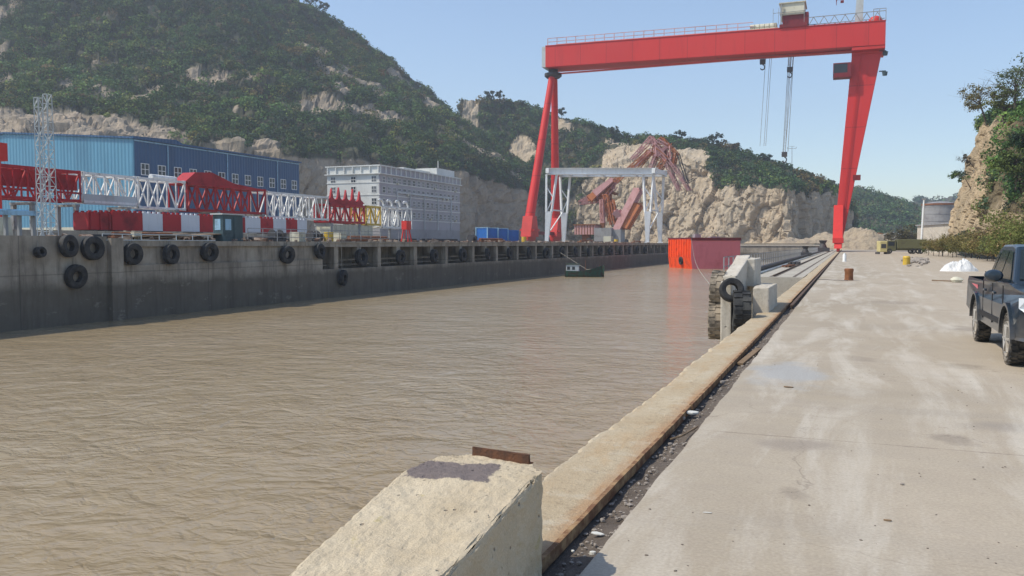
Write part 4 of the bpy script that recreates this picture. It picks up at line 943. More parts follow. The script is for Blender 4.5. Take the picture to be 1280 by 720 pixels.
for a in (-1, 0, 1): wf.b6(-.02, .08, a * 1.0 - .07, a * 1.0 + .07, -1.17, 1.17); wf.b6(-.02, .082, -1.07, 1.07, a * 1.1 - .07, a * 1.1 + .07)
fr0 = None
for k in range(12):
    y = 130.9 + k * 4.45; z = 16.5
    if fr0 is None:
        fr0 = build('window', wf, M['white'], wh, world=False); fr0.location = Vector((X0, y, z)) - wh.location; g0 = build('pane', gl, M['glass'], fr0, world=False)
    else: dup(fr0, Vector((X0, y, z)) - wh.location, parent=wh)
mb = MB(); mb.b6(X0 + .003, X0 + .06, YA, YB, ZL, ZL + 3.2); mb.b6(XR, X0, YA - .06, YA - .003, ZL, ZL + 3.2); build('plinth', mb, M['cream'], wh)

mb = MB(); mb.b6(X0 + .02, X0 + .2, YA + .2, YB - .2, EV - .35, EV - .1)
for y in (YA + 9, YA + 27, YA + 45): mb.b6(X0 + .05, X0 + .2, y - .1, y + .1, ZL + 3.3, EV - .3)
build('gutter', mb, M['lightblue'], wh)
# ---- white office building
ob = thing('office_building', 'off-white multi-storey building with rows of windows at the foot of the hill', 'building', (-128, 231, ZL))
OX, OXL, OY0, OY1, OZ = -120.0, -137.0, 205.0, 257.0, 23.2
M['plaster'] = paint('off_white_plaster', (.66, .67, .64), (.50, .50, .47), .25, .8, .55, .8); M['plasterlow'] = paint('grey_and_shaded_plaster', (.33, .32, .33), (.25, .24, .24), .3, .85)
mb = MB(); mb.b6(OXL, OX - .3, OY0, OY1, ZL + 4.2, OZ); build('wall', mb, M['plaster'], ob); mb = MB(); mb.b6(OX - .297, OX, OY0 + .003, OY1 - .003, ZL + 4.2, OZ - .003); build('shade_toned_side_wall', mb, paint('shade_grey_plaster', (.37, .36, .39), (.30, .29, .31), .3, .6), ob)  # grey side colour paints in the shade on this unlit face
mb = MB(); mb.b6(OXL + .05, OX - .05, OY0 + .05, OY1 - .05, ZL, ZL + 4.2); build('ground_storey', mb, M['plasterlow'], ob)  # darker plaster here stands for the shadow over the lower part
mb = MB()
for z in (8.6, 11.9, 15.2, 18.6): mb.b6(OXL - .12, OX + .12, OY0 - .12, OY1 + .12, z, z + .28)
build('string_course', mb, M['plaster'], ob)
mb = MB(); mb.b6(OXL - .4, OX + .4, OY0 - .4, OY1 + .4, OZ + .003, OZ + .3); mb.b6(OXL - .6, OX + .6, OY0 - .6, OY1 + .6, OZ - 2.2, OZ - 1.95)
for k in range(19): y = OY0 + .2 + k * 2.87; mb.b6(OX, OX + .35, y - .15, y + .15, OZ - 1.95, OZ + .003)
for k in range(7): x = OXL + .3 + k * 2.73; mb.b6(x - .15, x + .15, OY0 - .35, OY0, OZ - 1.95, OZ + .003)
build('cornice', mb, M['plaster'], ob)
mb = MB(); mb.b6(OX - 9, OX - 1.5, 243, 256, OZ + .31, OZ + 2.6); mb.b6(OX - 6, OX - 4, 226, 243.2, OZ + .31, OZ + 1.5); mb.tube((OX - 4, 249, OZ + 2.6), (OX - 4, 249, OZ + 5.5), .12, .12, 6); build('rooftop_room', mb, M['plaster'], ob)
wf = MB(); gl = MB(); gl.b6(-.7, .7, -.02, .05, -.8, .8)
for a in (-1, 0, 1): wf.b6(a * .75 - .06, a * .75 + .06, -.07, .03, -.92, .92); wf.b6(-.81, .81, -.072, .03, a * .86 - .06, a * .86 + .06)
w0 = None
for zi, z in enumerate((6.9 + 3.3, 13.5, 16.8, 20.0 - .4)):
    for k in [0, 2, 4] + list(range(5, 22)):
        if k < 5: loc = Vector((OXL + 2.0 + k * 3.3, OY0 - .02, z)); rz = 0
        else: loc = Vector((OX + .02, OY0 + 2.2 + (k - 5) * 2.95, z)); rz = R(90)
        if w0 is not None and random.random() < .35:
            wn_ = dup(w0, loc - ob.location, rz, parent=ob); pn = [c for c in wn_.children][0]; pn.data = gdark; continue
        if w0 is None: gd_ = build('pane', gl, M['glass'], ob, world=False); gdark = gd_.data; bpy.data.objects.remove(gd_); w0 = build('window', wf, M['plaster'], ob, world=False); w0.location = loc - ob.location; build('pane', gl, M['glass_pale'], w0, world=False)
        else: dup(w0, loc - ob.location, rz, parent=ob)
ac = None
for k in range(16):
    loc = Vector((OX + .3, OY0 + 3.7 + random.choice(range(16)) * 2.95, random.choice((9.3, 12.6, 15.9, 18.9))))
    if ac is None: mb = MB(); mb.b6(-.25, .25, -.4, .4, -.3, .3); ac = build('air_conditioner', mb, M['cream'], ob, world=False); ac.location = loc - ob.location
    elif k % 2: dup(ac, loc - ob.location, parent=ob)
mb = MB()
mb.b6(OX + .3, OX + .5, 214, 250, 16.2, 16.7)
for y in (214.2, 222, 231, 240, 249.8): mb.b6(OX + .3, OX + .5, y - .15, y + .15, 6, 16.2)
for z in (9.5, 12.8): mb.b6(OX + .32, OX + .42, 214, 250, z, z + .12)
build('gallery_frame', mb, M['white2'], ob)

# ================================================================== BOOM SECTIONS AND STRIPED COLUMN ON THE FAR QUAY
BX = -76.5
def yb(u, x): return PX(u, 305, x).y
def boom(u0, u1, mat, label, zt=9.2, zb=6.2, n=6, kind='plain', r=.11, w=2.8):
    y0, y1 = yb(u0, BX + 1.4) + .1, yb(u1, BX + 1.4) - .1; t = thing('boom_section', label, 'crane boom', (BX, y0, zb), 'crane boom sections stacked on the far quay')
    mb = MB(); lattice(mb, (BX, y0, (zt + zb) / 2), (BX, y1, (zt + zb) / 2), w, zt - zb, n, r)
    for y in (y0 + .15, y1 - .15):
        for sx in (-1, 1):
            for z in (zt, zb): mb.box((BX + sx * w / 2, y, z), (.34, .3, .34))
    build('lattice', mb, mat, t)
    return t, y0, y1
M['booms'] = paint('boom_white_paint', (.74, .75, .74), (.45, .42, .38), 1.2, .5)
t, y0, y1 = boom(-60, 103, M['boomred'], 'dark red lattice boom section at the left edge of the picture, crossing behind the mast', n=9, r=.13)
mb = MB(); mb.b6(BX + 1.5, BX + 1.6, y0, y1, 6.9, 7.1); mb.b6(BX + .9, BX + 1.0, y0 + 1, y1, 7.3, 8.9); build('walkway', mb, M['boomred'], t)
t, y0, y1 = boom(104, 172, M['booms'], 'white lattice boom section with a solid lower panel, right of the first red one', n=5, zb=6.2)
mb = MB(); mb.b6(BX + 1.42, BX + 1.5, y0, y1, 5.9, 7.0); build('side_panel', mb, M['white2'], t)
t, y0, y1 = boom(173, 233, M['booms'], 'white lattice boom section ending at the dark red lump above the striped column', n=5, zb=5.9)
mb = MB(); mb.tube((BX, y1 - 4, 9.6), (BX, y1, 9.6), .35, .3, 8); build('pipe', mb, M['booms'], t)
t, y0, y1 = boom(234, 333, M['boomred'], 'dark red lattice boom section with a raised lump, in front of the shed windows', n=9, r=.14, zt=9.1, zb=5.9)
mb = MB(); mb.prism([(y0, 9.2), (y0 + 2, 10.6), (y0 + 5, 10.8), (y0 + 9, 9.7), (y0 + 15, 9.2)], BX - 1, BX + 1, 'x'); build('raised_head', mb, M['boomred'], t)
t, y0, y1 = boom(334, 411, M['booms'], 'white lattice boom section in front of the far end of the blue shed', n=9, r=.12, zt=8.9, zb=5.5)
t, y0, y1 = boom(412, 456, M['boomred'], 'dark red boom section with pointed teeth on top, before the office building', n=7, r=.16, zt=7.9, zb=5.2)
mb = MB()
for k in range(5):
    y = y0 + 1 + k * (y1 - y0 - 2) / 4; mb.prism([(y - 1.5, 8.4), (y - .4, 9.0), (y, 10.4 + .3 * (k % 2)), (y + .4, 9.0), (y + 1.5, 8.4)], BX + .9, BX + 1.2, 'x')
mb.b6(BX + .9, BX + 1.2, y0, y1, 7.9, 8.5); build('toothed_rack', mb, M['boomred'], t)
t, y0, y1 = boom(457, 476, M['yellow'], 'short yellow boom section between the toothed red and last white sections', n=3, r=.16, zt=8.0, zb=5.0)
t, y0, y1 = boom(477, 515, M['booms'], 'last white boom section at the right end of the row, with curved hooks on top', n=6, r=.15, zt=8.2, zb=4.6)
mb = MB()
for k in range(4):
    y = y0 + 1 + k * (y1 - y0 - 2) / 3; pts = [Vector((BX + 1.2, y + math.cos(a) * 1.1 - 1.1, 8.2 + math.sin(a) * 1.2)) for a in np.linspace(0, 2.2, 6)]; mb.path(pts, .2, 6)
mb.b6(BX + 1.05, BX + 1.35, y0 + .3, y1 - .3, 8.1, 8.3)
build('hook_row', mb, M['booms'], t)
# trestles that carry the booms
k = 0
for u in (30, 85, 150, 210, 262, 318, 372, 405, 440, 495):
    y = yb(u, BX); t = None; mb = MB(); mb.b6(BX - 1.6, BX + 1.6, y - .25, y + .25, 4.5 if u > 400 else 5.6, 5.0 if u > 400 else 5.85)
    for sx in (-1.3, 1.3): mb.b6(BX + sx - .2, BX + sx + .2, y - .2, y + .2, ZL, 4.5 if u > 400 else 5.6)
    tag(build('trestle', mb, M['grey']), 'grey steel trestle under the row of boom sections on the far quay', 'trestle', 'trestles under the boom sections')
# striped column
CXf = -72.0; ct = thing('striped_column', 'long red and white striped steel box column lying in front of the booms', 'steel column', (CXf - 1, yb(141, CXf), ZL + 1.2))
cuts = [(141, 179, 'boomred'), (179, 204, 'whitepanel'), (204, 227, 'boomred'), (227, 250, 'whitepanel'), (250, 307, 'boomred'), (307, 326, 'whitepanel'), (326, 342, 'boomred'), (342, 358, 'whitepanel'), (358, 372, 'boomred'), (372, 384, 'whitepanel')]
def studs(mb, y0, y1, x, z):
    y = y0 + .3; mb.b6(x - 2.0, x, y0 + .02, y1 - .02, z, z + .05); z += .048
    while y < y1 - .2: mb.b6(x - .18, x, y - .16, y + .16, z, z + .2); mb.b6(x - 2.0, x - 1.82, y - .16, y + .16, z, z + .2); y += .72
for a, b, c in cuts:
    y0, y1 = yb(a, CXf), yb(b, CXf); mb = MB(); mb.b6(CXf - 2.1, CXf, y0 + .01, y1 - .01, 3.15, 5.05)
    o = build('box_segment', mb, M[c], ct); mb = MB(); studs(mb, y0, y1, CXf, 5.053); build('stud_row', mb, M[c], o)
mb = MB()
for u in (150, 200, 250, 300, 340, 375): y = yb(u, CXf); mb.b6(CXf - 2.3, CXf + .2, y - .3, y + .3, ZL, 3.147)
build('bearer', mb, M['dark'], ct)
y0, y1 = yb(111, CXf), yb(138, CXf); ct2 = thing('steel_block', 'short dark red steel box block lying left of the striped column', 'steel block', (CXf - 1, y0, ZL + 1.2))
mb = MB(); mb.b6(CXf - 2.1, CXf, y0, y1, 3.15, 4.9)
for y in np.arange(y0 + .3, y1, 1.2): mb.b6(CXf, CXf + .12, y - .08, y + .08, 3.2, 4.85)
o = build('box_segment', mb, M['boomred'], ct2, bevel=.04); mb = MB(); studs(mb, y0, y1, CXf, 4.903); build('stud_row', mb, M['boomred'], o)
mb = MB(); mb.b6(CXf - 2.3, CXf + .2, y0 + .5, y0 + 1, ZL, 3.147); mb.b6(CXf - 2.3, CXf + .2, y1 - 1, y1 - .5, ZL, 3.147); build('bearer', mb, M['dark'], ct2)
# teal cabin at the quay edge
p = PX(286, 300, XL - 1.4); cb = thing('cabin', 'small teal metal cabin at the edge of the far quay', 'cabin', (XL - 1.6, p.y, ZL))
y0, y1 = yb(279, XL - .6), yb(304, XL - .6); mb = MB(); mb.b6(XL - 1.5, XL - .6, y0, y1, ZL, ZL + 1.9); build('wall', mb, M['teal'], cb, bevel=.02)
mb = MB(); mb.b6(XL - 1.6, XL - .5, y0 - .15, y1 + .15, ZL + 1.903, ZL + 2.0); build('roof', mb, M['white2'], cb)
mb = MB(); mb.b6(XL - .597, XL - .57, y0 + .25, y0 + .85, ZL + .8, ZL + 1.6); mb.b6(XL - 1.3, XL - .8, y0 - .03, y0 - .003, ZL + .8, ZL + 1.6); build('window', mb, M['lightblue'], cb)
mb = MB(); mb.b6(XL - .597, XL - .56, y1 - 1.0, y1 - .3, ZL + .05, ZL + 1.75); build('door', mb, M['teal'], cb)

# lattice mast and its twin
def mast(u, label, w0, w1, h, X, name='lattice_mast'):
    y = yb(u, X); t = thing(name, label, 'lattice mast', (X, y, ZL)); mb = MB(); lattice(mb, (X, y, ZL), (X, y, ZL + h), w0, w0, int(h / .55), .022, up=Vector((0, 1, 0)), w2=w1, h2=w1); build('lattice', mb, M['white2'], t)
    mb = MB(); mb.b6(X - w0 * .8, X + w0 * .8, y - w0 * .8, y + w0 * .8, ZL - .02, ZL + .12); build('base_plate', mb, M['grey'], t); return t
mast(53, 'left and straighter of two pale lattice masts on the far quay', .36, .34, 8.7, -46.0)
mast(64, 'right and wider of two pale lattice masts, tapering upwards on the far quay', .62, .36, 9.3, -47.5)
# elevated pale blue walkway with posts, at the left edge
wy = [yb(-40, -50), yb(44, -50)]; wk = thing('elevated_walkway', 'pale blue raised walkway beam on thin posts at the left edge', 'walkway', (-50, wy[0], ZL))
mb = MB(); mb.b6(-50.5, -49.5, wy[0], wy[1], 3.55, 3.85); mb.b6(-50.55, -50.47, wy[0], wy[1], 3.85, 3.95); build('beam', mb, M['lightblue'], wk)
for u in (-20, 8, 25, 42):
    y = yb(u, -50); mb = MB(); mb.b6(-50.1, -49.9, y - .1, y + .1, ZL, 3.547); build('post', mb, M['grey'], wk)
mb = MB(); p0 = PX(44, 300, -52); mb.lathe([(0, 0), (.95, 0), (.8, 1.6), (0, 1.6)], (-53, p0.y - 2, ZL), 'z', 12); tag(build('concrete_drum', mb, M['cream']), 'tapered cream drum standing under the raised blue walkway', 'drum')
p0 = PX(-2, 190, -62); mb = MB(); mb.b6(-62.5, -61.5, p0.y - .4, p0.y + .4, 8.2, 9.6); mb.b6(-62.1, -61.9, p0.y - .1, p0.y + .1, ZL, 9.6); tag(build('signal_box', mb, M['red']), 'red box on a post at the far left above the red boom', 'signal box')

# guard rails on the far quay
gr = thing('guard_rail', 'thin pale guard rail along the edge of the far quay', 'guard rail', (XL - .3, yb(130, XL), ZL))
ya_, yb_ = yb(133, XL), yb(268, XL); mb = MB(); mb.tube((XL - .3, ya_, ZL + .4), (XL - .3, yb_, ZL + .4), .03, .03, 6); mb.b6(XL - .25, XL + .1, ya_, yb_, ZL + .003, ZL + .07); build('rail', mb, M['white2'], gr)
y = ya_
while y < yb_: mb = MB(); mb.tube((XL - .3, y, ZL), (XL - .3, y, ZL + .4), .03, .03, 6); build('post', mb, M['white2'], gr); y += 1.5
g2 = thing('guard_rail', 'low dark guard rail on the far quay right of the teal cabin', 'guard rail', (XL - 1.5, yb(310, XL), ZL))
ya_, yb_ = yb(310, XL - 1.5), yb(500, XL - 1.5); mb = MB()
for z in (.35, .7, 1.0): mb.tube((XL - 1.5, ya_, ZL + z), (XL - 1.5, yb_, ZL + z), .025, .025, 5)
build('rail', mb, M['grey'], g2); y = ya_
while y < yb_: mb = MB(); mb.tube((XL - 1.5, y, ZL), (XL - 1.5, y, ZL + 1.0), .03, .03, 5); build('post', mb, M['grey'], g2); y += 1.8
# ================================================================== GOLIATH GANTRY CRANE
gc = thing('gantry_crane', 'huge bright red shipyard gantry crane spanning the whole basin', 'gantry crane', (-1.8, 208, 0))
GY0, GY1 = 204.5, 211.5
mb = MB(); mb.prism([(-71.6, 46.25), (-71.6, 51.45), (7.0, 50.35), (7.0, 45.2)], GY0, GY1, 'y'); gird = build('girder', mb, M['red_girder'], gc, bevel=.06)
mb = MB(); mb.prism([(-72.6, 46.3), (-72.6, 51.4), (-71.61, 51.4), (-71.61, 46.3)], GY0 + .1, GY1 - .1, 'y'); build('end_plate', mb, M['white2'], gird)
mb = MB(); mb.b6(-71.8, 6.9, GY0 + 2.9, GY1 - 2.9, 45.0, 45.19)
for a, b in ((-71, 0),):
    mb.prism([(-71.6, 51.46), (-71.6, 51.62), (7.0, 50.52), (7.0, 50.36)], GY0 - .12, GY0 + .5, 'y'); mb.prism([(-71.6, 51.46), (-71.6, 51.62), (7.0, 50.52), (7.0, 50.36)], GY1 - .5, GY1 + .12, 'y')
build('girder_flange', mb, M['red'], gird)
mb = MB()
def gz(x): return 51.45 + (x + 71.6) / 78.6 * (50.35 - 51.45)
x = -71
while x < -22: mb.bar((x, GY0 + .1, gz(x) + .1), (x, GY0 + .1, gz(x) + 1.9), .15); mb.bar((x, GY1 - .1, gz(x) + .1), (x, GY1 - .1, gz(x) + 1.9), .13); x += 2.45
for z in (1.0, 1.9):
    for y in (GY0 + .1, GY1 - .1): mb.bar((-71, y, gz(-71) + z), (-21, y, gz(-21) + z), .13)
build('handrail', mb, M['rustpink'], gc)
mb = MB(); x = -9
while x < 4.8:
    for y in (GY0 + .1, GY1 - .1):
        mb.bar((x, y, gz(x) + .1), (x + 1.1, y, gz(x) + 2.0), .14); mb.bar((x + 1.1, y, gz(x) + 2.0), (x + 2.2, y, gz(x) + .1), .14)
    x += 2.2
for y in (GY0 + .1, GY1 - .1): mb.bar((-9, y, gz(-9) + 2.0), (7, y, gz(7) + 2.2), .14)
for x in (4.5, 5.7, 7.0): mb.bar((x, GY0 + .1, gz(x)), (x, GY0 + .1, gz(x) + 2.7), .13)
mb.bar((4.5, GY0 + .1, gz(5) + 2.7), (7, GY0 + .1, gz(7) + 2.7), .12); build('truss_walkway', mb, M['grey'], gc)
# rigid leg
LY0, LY1 = 206.9, 212.0
mb = MB(); poly = [(-2.75, 2.6), (-.95, 2.6), (6.55, 45.19), (.35, 45.19)]; mb.prism(poly, LY0, LY1, 'y'); leg = build('rigid_leg', mb, M['red_leg'], gc, bevel=.05)
mb = MB(); mb.prism([(.2, 44.0), (6.9, 44.0), (6.95, 44.5), (.2, 44.5)], LY0 - .35, LY1 + .3, 'y'); mb.b6(.2, 7.0, GY0 + .1, GY1 - .1, 44.52, 45.18); build('leg_head', mb, M['red'], leg)
mb = MB(); mb.b6(-2.9, -.7, 196, 220, 1.9, 3.0); mb.prism([(198, 3), (218, 3), (212.3, 10.5), (206.6, 10.5)], -2.9, -.9, 'x'); build('sill_beam', mb, M['red'], gc)
def bogie(xc, z0):
    out_ = []
    for y0 in (195.5, 216.5):
        mb = MB()
        mb.prism([(y0, z0 + .7), (y0 + 5, z0 + .7), (y0 + 4.2, z0 + 1.9), (y0 + .8, z0 + 1.9)], xc - .75, xc + .75, 'x')
        for q in range(4): mb.lathe([(.0, -.25), (.42, -.25), (.42, .25), (0, .25)], (xc, y0 + .7 + q * 1.2, z0 + .43), 'x', 12)
        out_.append(mb)
    return out_
for bm_ in bogie(-1.8, .02): build('wheel_bogie', bm_, M['red'], gc)
mb = MB()
for s_ in (-.22, .22): mb.bar((-1.6 + s_, LY0 - .25, 3), (2.2 + s_, LY0 - .25, 44), .09)
for k in range(60): t_ = k / 60; mb.bar((-1.82 + 3.8 * t_, LY0 - .25, 3 + 41 * t_), (-1.38 + 3.8 * t_, LY0 - .25, 3 + 41 * t_), .06)
build('ladder', mb, M['red'], leg)
mb = MB(); mb.b6(1.0, 2.6, LY0 - .5, LY0 - .003, 16, 17.2); build('junction_box', mb, M['red_dark'], leg)
# flexible A-frame leg
hx = -70.7
mb = MB(); mb.lathe([(0, 44.0), (1.6, 44.0), (2.2, 44.5), (2.2, 45.2), (1.2, 45.5), (1.2, 46.3), (0, 46.3)], (hx, 208, 0), 'z', 20); build('pivot_head', mb, M['dark'], gc)
for yy, lab in ((198.2, 1), (218.2, 2)):
    mb = MB(); mb.tube((hx, 208 + (yy - 208) * .10, 44.3), (-73.4, yy, 8.3), .78, 1.22, 18); l = build('flexible_leg', mb, M['red_leg'], gc)
    mb = MB()
    mb.prism([(yy - 3.0, ZL + 1.6), (yy + 3.0, ZL + 1.6), (yy + 2.4, ZL + 3.6), (yy + 1.4, 8.6), (yy - 1.4, 8.6), (yy - 2.4, ZL + 3.6)], -74.7, -72.1, 'x')
    mb.b6(-75.2, -71.6, yy - 2.2, yy + 2.2, ZL + 3.0, ZL + 3.5)
    for q in range(4): mb.lathe([(.0, -.3), (.6, -.3), (.6, .3), (0, .3)], (-73.4, yy - 2.3 + q * 1.5, ZL + .62), 'x', 12)
    mb.b6(-73.95, -72.85, yy - 3.0, yy + 3.0, ZL + .8, ZL + 1.7)
    build('leg_foot', mb, M['red'], l)
mb = MB(); mb.b6(-73.9, -72.9, 200, 216, ZL + 2.2, ZL + 3.0); build('tie_beam', mb, M['red_dark'], gc)
# trolley
tr = thing('x', '', '', (0, 0, 0)); bpy.data.objects.remove(tr)
mb = MB(); mb.b6(-15.2, -9.2, GY0 - .3, GY1 + .3, 50.75, 51.5); mb.b6(-14.6, -9.8, GY0 + .6, GY1 - .6, 51.5, 53.6); mb.b6(-9.8, -9.0, GY0 + .5, GY0 + 3, 51.5, 54.0); tr = build('trolley', mb, M['red_dark'], gc)
mb = MB(); mb.b6(-15.1, -9.9, GY0 + .2, GY1 - .2, 53.6, 56.2); mb.b6(-15.4, -9.6, GY0 - .1, GY1 + .1, 56.203, 56.4); mb.b6(-15.2, -9.8, GY0 + .15, GY0 + .197, 53.7, 54.1); build('machine_house', mb, M['cream'], tr)
mb = MB(); mb.b6(-15.0, -14.7, GY0 - .32, GY0 - .2, 51.5, 56.0); mb.bar((-16.6, GY0, 54.2), (-9.6, GY0, 54.2), .1)
for x in (-16.6, -15.4, -9.9): mb.bar((x, GY0 - .2, 51.6), (x, GY0 - .2, 55.2), .09)
build('ladder_frame', mb, M['grey'], tr)
mb = MB()
for x in np.arange(-21.3, -16, 1.1): mb.lathe([(0, -.45), (.75, -.45), (.75, .45), (0, .45)], (x, GY0 + 1.2, 51.6), 'x', 10); mb.lathe([(0, -.45), (.7, -.45), (.7, .45), (0, .45)], (x, GY1 - 1.5, 51.6), 'x', 10)
mb.b6(-21.8, -15.6, GY0 + .2, GY1 - .2, 50.78, 51.1); mb.b6(-21.6, -16, GY0 + 2.2, GY1 - 2.5, 51.1, 52.6); build('winch', mb, M['cream'], gc)
# top mast with jib, dome, operator cab, lamps
mb = MB(); mb.bar((1.5, 207, 50.4), (1.9, 207, 61.5), 1.7, 1.7, 1.25, 1.25); tm = build('service_mast', mb, M['white2'], gc)
mb = MB()
for dz in (0, .9): mb.bar((1.2, 207, 56.6 + dz), (-3.4, 207, 56.5 + dz * .4), .14)
for k in range(5): mb.bar((1.2 - k * .9, 207, 56.6), (.7 - k * .9, 207, 57.3 - k * .1), .09)
mb.bar((-3.2, 207, 58.0), (-3.2, 207, 55.3), .3, .3, .1, .1); mb.box((-2.0, 207, 56.0), (.7, .5, .5)); build('service_jib', mb, M['red_dark'], tm)
mb = MB(); mb.lathe([(1.45, 0), (1.45, .8), (1.15, 1.3), (.5, 1.6), (0, 1.65)], (5.0, 207, 50.5), 'z', 18); build('slewing_drum', mb, M['red'], gc)
mb = MB(); mb.b6(-3.6, .2, 205.2, 208.2, 38.9, 39.2); mb.b6(-3.6, .2, 205.2, 208.2, 41.9, 42.1); mb.b6(-.6, .2, 205.2, 208.2, 39.2, 41.9); mb.b6(-3.6, -3.45, 205.2, 205.4, 39.2, 41.9); mb.b6(-3.6, -.6, 205.2, 205.3, 39.2, 39.9); cb_ = build('operator_cab', mb, M['red_dark'], leg)
mb = MB(); mb.b6(-3.58, -.6, 205.22, 208.1, 39.92, 41.88); build('cab_window', mb, M['glass'], cb_)
for z in (44.2, 39.8):
    mb = MB(); mb.b6(5.9, 7.3, 206.5, 207.0, z, z + .2); mb.lathe([(0, 0), (.45, 0), (.6, .8), (0, .8)], (7.1, 206.7, z - .9), 'z', 10); build('floodlight', mb, M['teal'], leg)
# hook blocks and ropes
def hook(xp, zt, zb, dx, label_):
    h = thing('hook_block', label_, 'hook block', (xp + dx, 208, zb), 'hook blocks of the red gantry crane'); mb = MB()
    for q in (-.35, .35): mb.tube((xp + q, 208, zt), (xp + dx + q * .5, 208, zb + 1.0), .055, .055, 4)
    build('hoist_rope', mb, M['grey'], h); mb = MB()
    mb.b6(xp + dx - .6, xp + dx + .6, 207.6, 208.4, zb - .1, zb + 1.0); mb.path([Vector((xp + dx + math.sin(a) * .5, 208, zb - .8 + math.cos(a) * .6)) for a in np.linspace(0, 4.3, 8)], .14, 6); build('hook', mb, M['dark'], h)
hook(xat(948, 198), 45.2, 1.7 + (305 - 80) * .1868, 0, 'small dark hook block tucked just under the red girder, the left one')
hook(xat(983, 198), 45.2, 1.7 + (305 - 92) * .1868, 0, 'dark hook block a little below the red girder, above the long ropes')
hook(xat(985, 198), 45.2, 1.7 + (305 - 196) * .1868, xat(978, 198) - xat(985, 198), 'lowest hook block, hanging on long ropes down to the ridge line')
rp = MB(); x0 = xat(952, 198)
for q in (0, .9, 1.3): rp.tube((x0 + q, 208, 45.2), (x0 + q - 1.0, 208, 1.7 + (305 - 182) * .1868), .05, .05, 4)
x0 = xat(981, 198)
for q in (0, .5, 1.1): rp.tube((x0 + q, 208.6, 45.2), (x0 + q - .9, 208.6, 1.7 + (305 - 190) * .1868), .06, .06, 4)
build('spare_rope', rp, M['grey'], gc)

# ================================================================== WHITE PORTAL CRANE
pA = Vector((-64.8, 189.6, 0)); pB = Vector((-43.6, 197.6, 0)); dv = (pB - pA).normalized(); dn = Vector((.10, .995, 0)); TZ = 19.4
pc = thing('portal_crane', 'white steel portal crane on splayed legs standing on the far quay', 'portal crane', (pA.x, pA.y, ZL))
def Q(s, n, z): v = pA + dv * s + dn * n; return Vector((v.x, v.y, z))
Ls = (pB - pA).length
for n in (0, 7.5):
    mb = MB(); mb.bar(Q(-1.0, n, TZ - .7), Q(Ls + 2.0, n, TZ - .7), .9, 1.35); mb.bar(Q(-1.2, n, TZ), Q(Ls + 2.2, n, TZ), 1.5, .12); mb.bar(Q(-1.2, n, TZ - 1.4), Q(Ls + 2.2, n, TZ - 1.4), 1.5, .12); build('beam', mb, M['white'], pc)
mb = MB()
for s in (-.6, Ls + 1.5): mb.bar(Q(s, -1, TZ - .6), Q(s, 8.5, TZ - .6), .8, 1.1)
for s in np.linspace(2, Ls - 1, 6): mb.bar(Q(s, 0, TZ - 1.1), Q(s, 7.5, TZ - 1.1), .3)
build('cross_beam', mb, M['white'], pc)
for s0 in (0, Ls):
    for n in (-.2, 7.7):
        mb = MB(); foot = Q(s0 + (.3 if s0 else -.6), n + (-1.0 if n < 1 else 1.0), ZL); o1 = Q(s0 - 1.1, n, TZ - 1.4); o2 = Q(s0 + 1.3, n, TZ - 1.4)
        k1 = foot.lerp(o1, .45) - dv * .1; k2 = foot.lerp(o2, .45) + dv * .1
        mb.bar(o1, k1, .45); mb.bar(o2, k2, .45); mb.bar(foot.lerp(o1, .82), foot.lerp(o2, .66), .25); mb.bar(foot.lerp(o2, .66), k1, .22)
        mb.bar(k1, k2, .4)
        a = [k1 - dv * .1, k2 + dv * .1, foot + dv * .35, foot - dv * .35]; t_ = dn * .25
        mb.add([p - t_ for p in a] + [p + t_ for p in a], [(0, 1, 2, 3), (7, 6, 5, 4), (0, 4, 5, 1), (1, 5, 6, 2), (2, 6, 7, 3), (3, 7, 4, 0)])
        mb.bar(foot - dv * .6, foot + dv * .6, .7, .6); lg = build('leg', mb, M['white'], pc)
for s0 in (-.2, Ls + .3): mb = MB(); mb.bar(Q(s0, .2, TZ * .5), Q(s0, 7.3, TZ * .5), .3); mb.bar(Q(s0, 0, ZL + 3), Q(s0, 7.5, TZ * .5), .2); build('tie_bar', mb, M['white'], pc)

# ================================================================== DERELICT LUFFING CRANES (lie behind the portal crane)
def arm(mb, a, b, w0, w1, off, n=0):
    if w0 < 1.85: w0 *= .6; w1 *= .6; off *= .45
    """twin-chord arm between two photo-surveyed joints, chords `off` apart in depth"""
    d = (b - a).normalized(); s = Vector((.2, 1, 0)).normalized() * off
    if w0 > 1.3 or w0 < .28:
        for q in (-.5, .5): mb.bar(a + s * q, b + s * q, w0, w0, w1, w1, up=Vector((0, 1, 0)))
    else:
        pp = d.cross(Vector((0, 1, 0))).normalized(); m = max(3, int((b - a).length / 2.5)); W0, W1 = w0 * 1.5, w1 * 1.5; th_ = .14
        C = [[a.lerp(b, k / m) + s * q + pp * (e_ * (W0 + (W1 - W0) * k / m)) for k in range(m + 1)] for q in (-.5, .5) for e_ in (-.5, .5)]
        for c in C: mb.bar(c[0], c[-1], th_ * 1.9)
        for k in range(m):
            for i, j in ((0, 1), (2, 3), (0, 2), (1, 3)): mb.bar(C[i][k], C[j][k + 1] if k % 2 else C[j][k], th_); mb.bar(C[j][k], C[i][k + 1], th_)
        return
    m = max(2, int((b - a).length / 3))
    for k in range(m + 1): t = k / m; c = a.lerp(b, t); mb.bar(c - s * .5, c + s * .5, min(w0, w1) * .5)
    for k in range(m): mb.bar(a.lerp(b, k / m) - s * .5, a.lerp(b, (k + 1) / m) + s * .5, min(w0, w1) * .35)
D1 = 242
def z7(x, y, D=D1): return P(690 + x * .2083, 160 + y * .2083, D)
dc = thing('wrecked_crane', 'tall wreck of a pink and rust-orange luffing crane with collapsed jibs, right of the pair', 'derelict crane', (z7(390, 660).x, z7(390, 660).y, ZL))
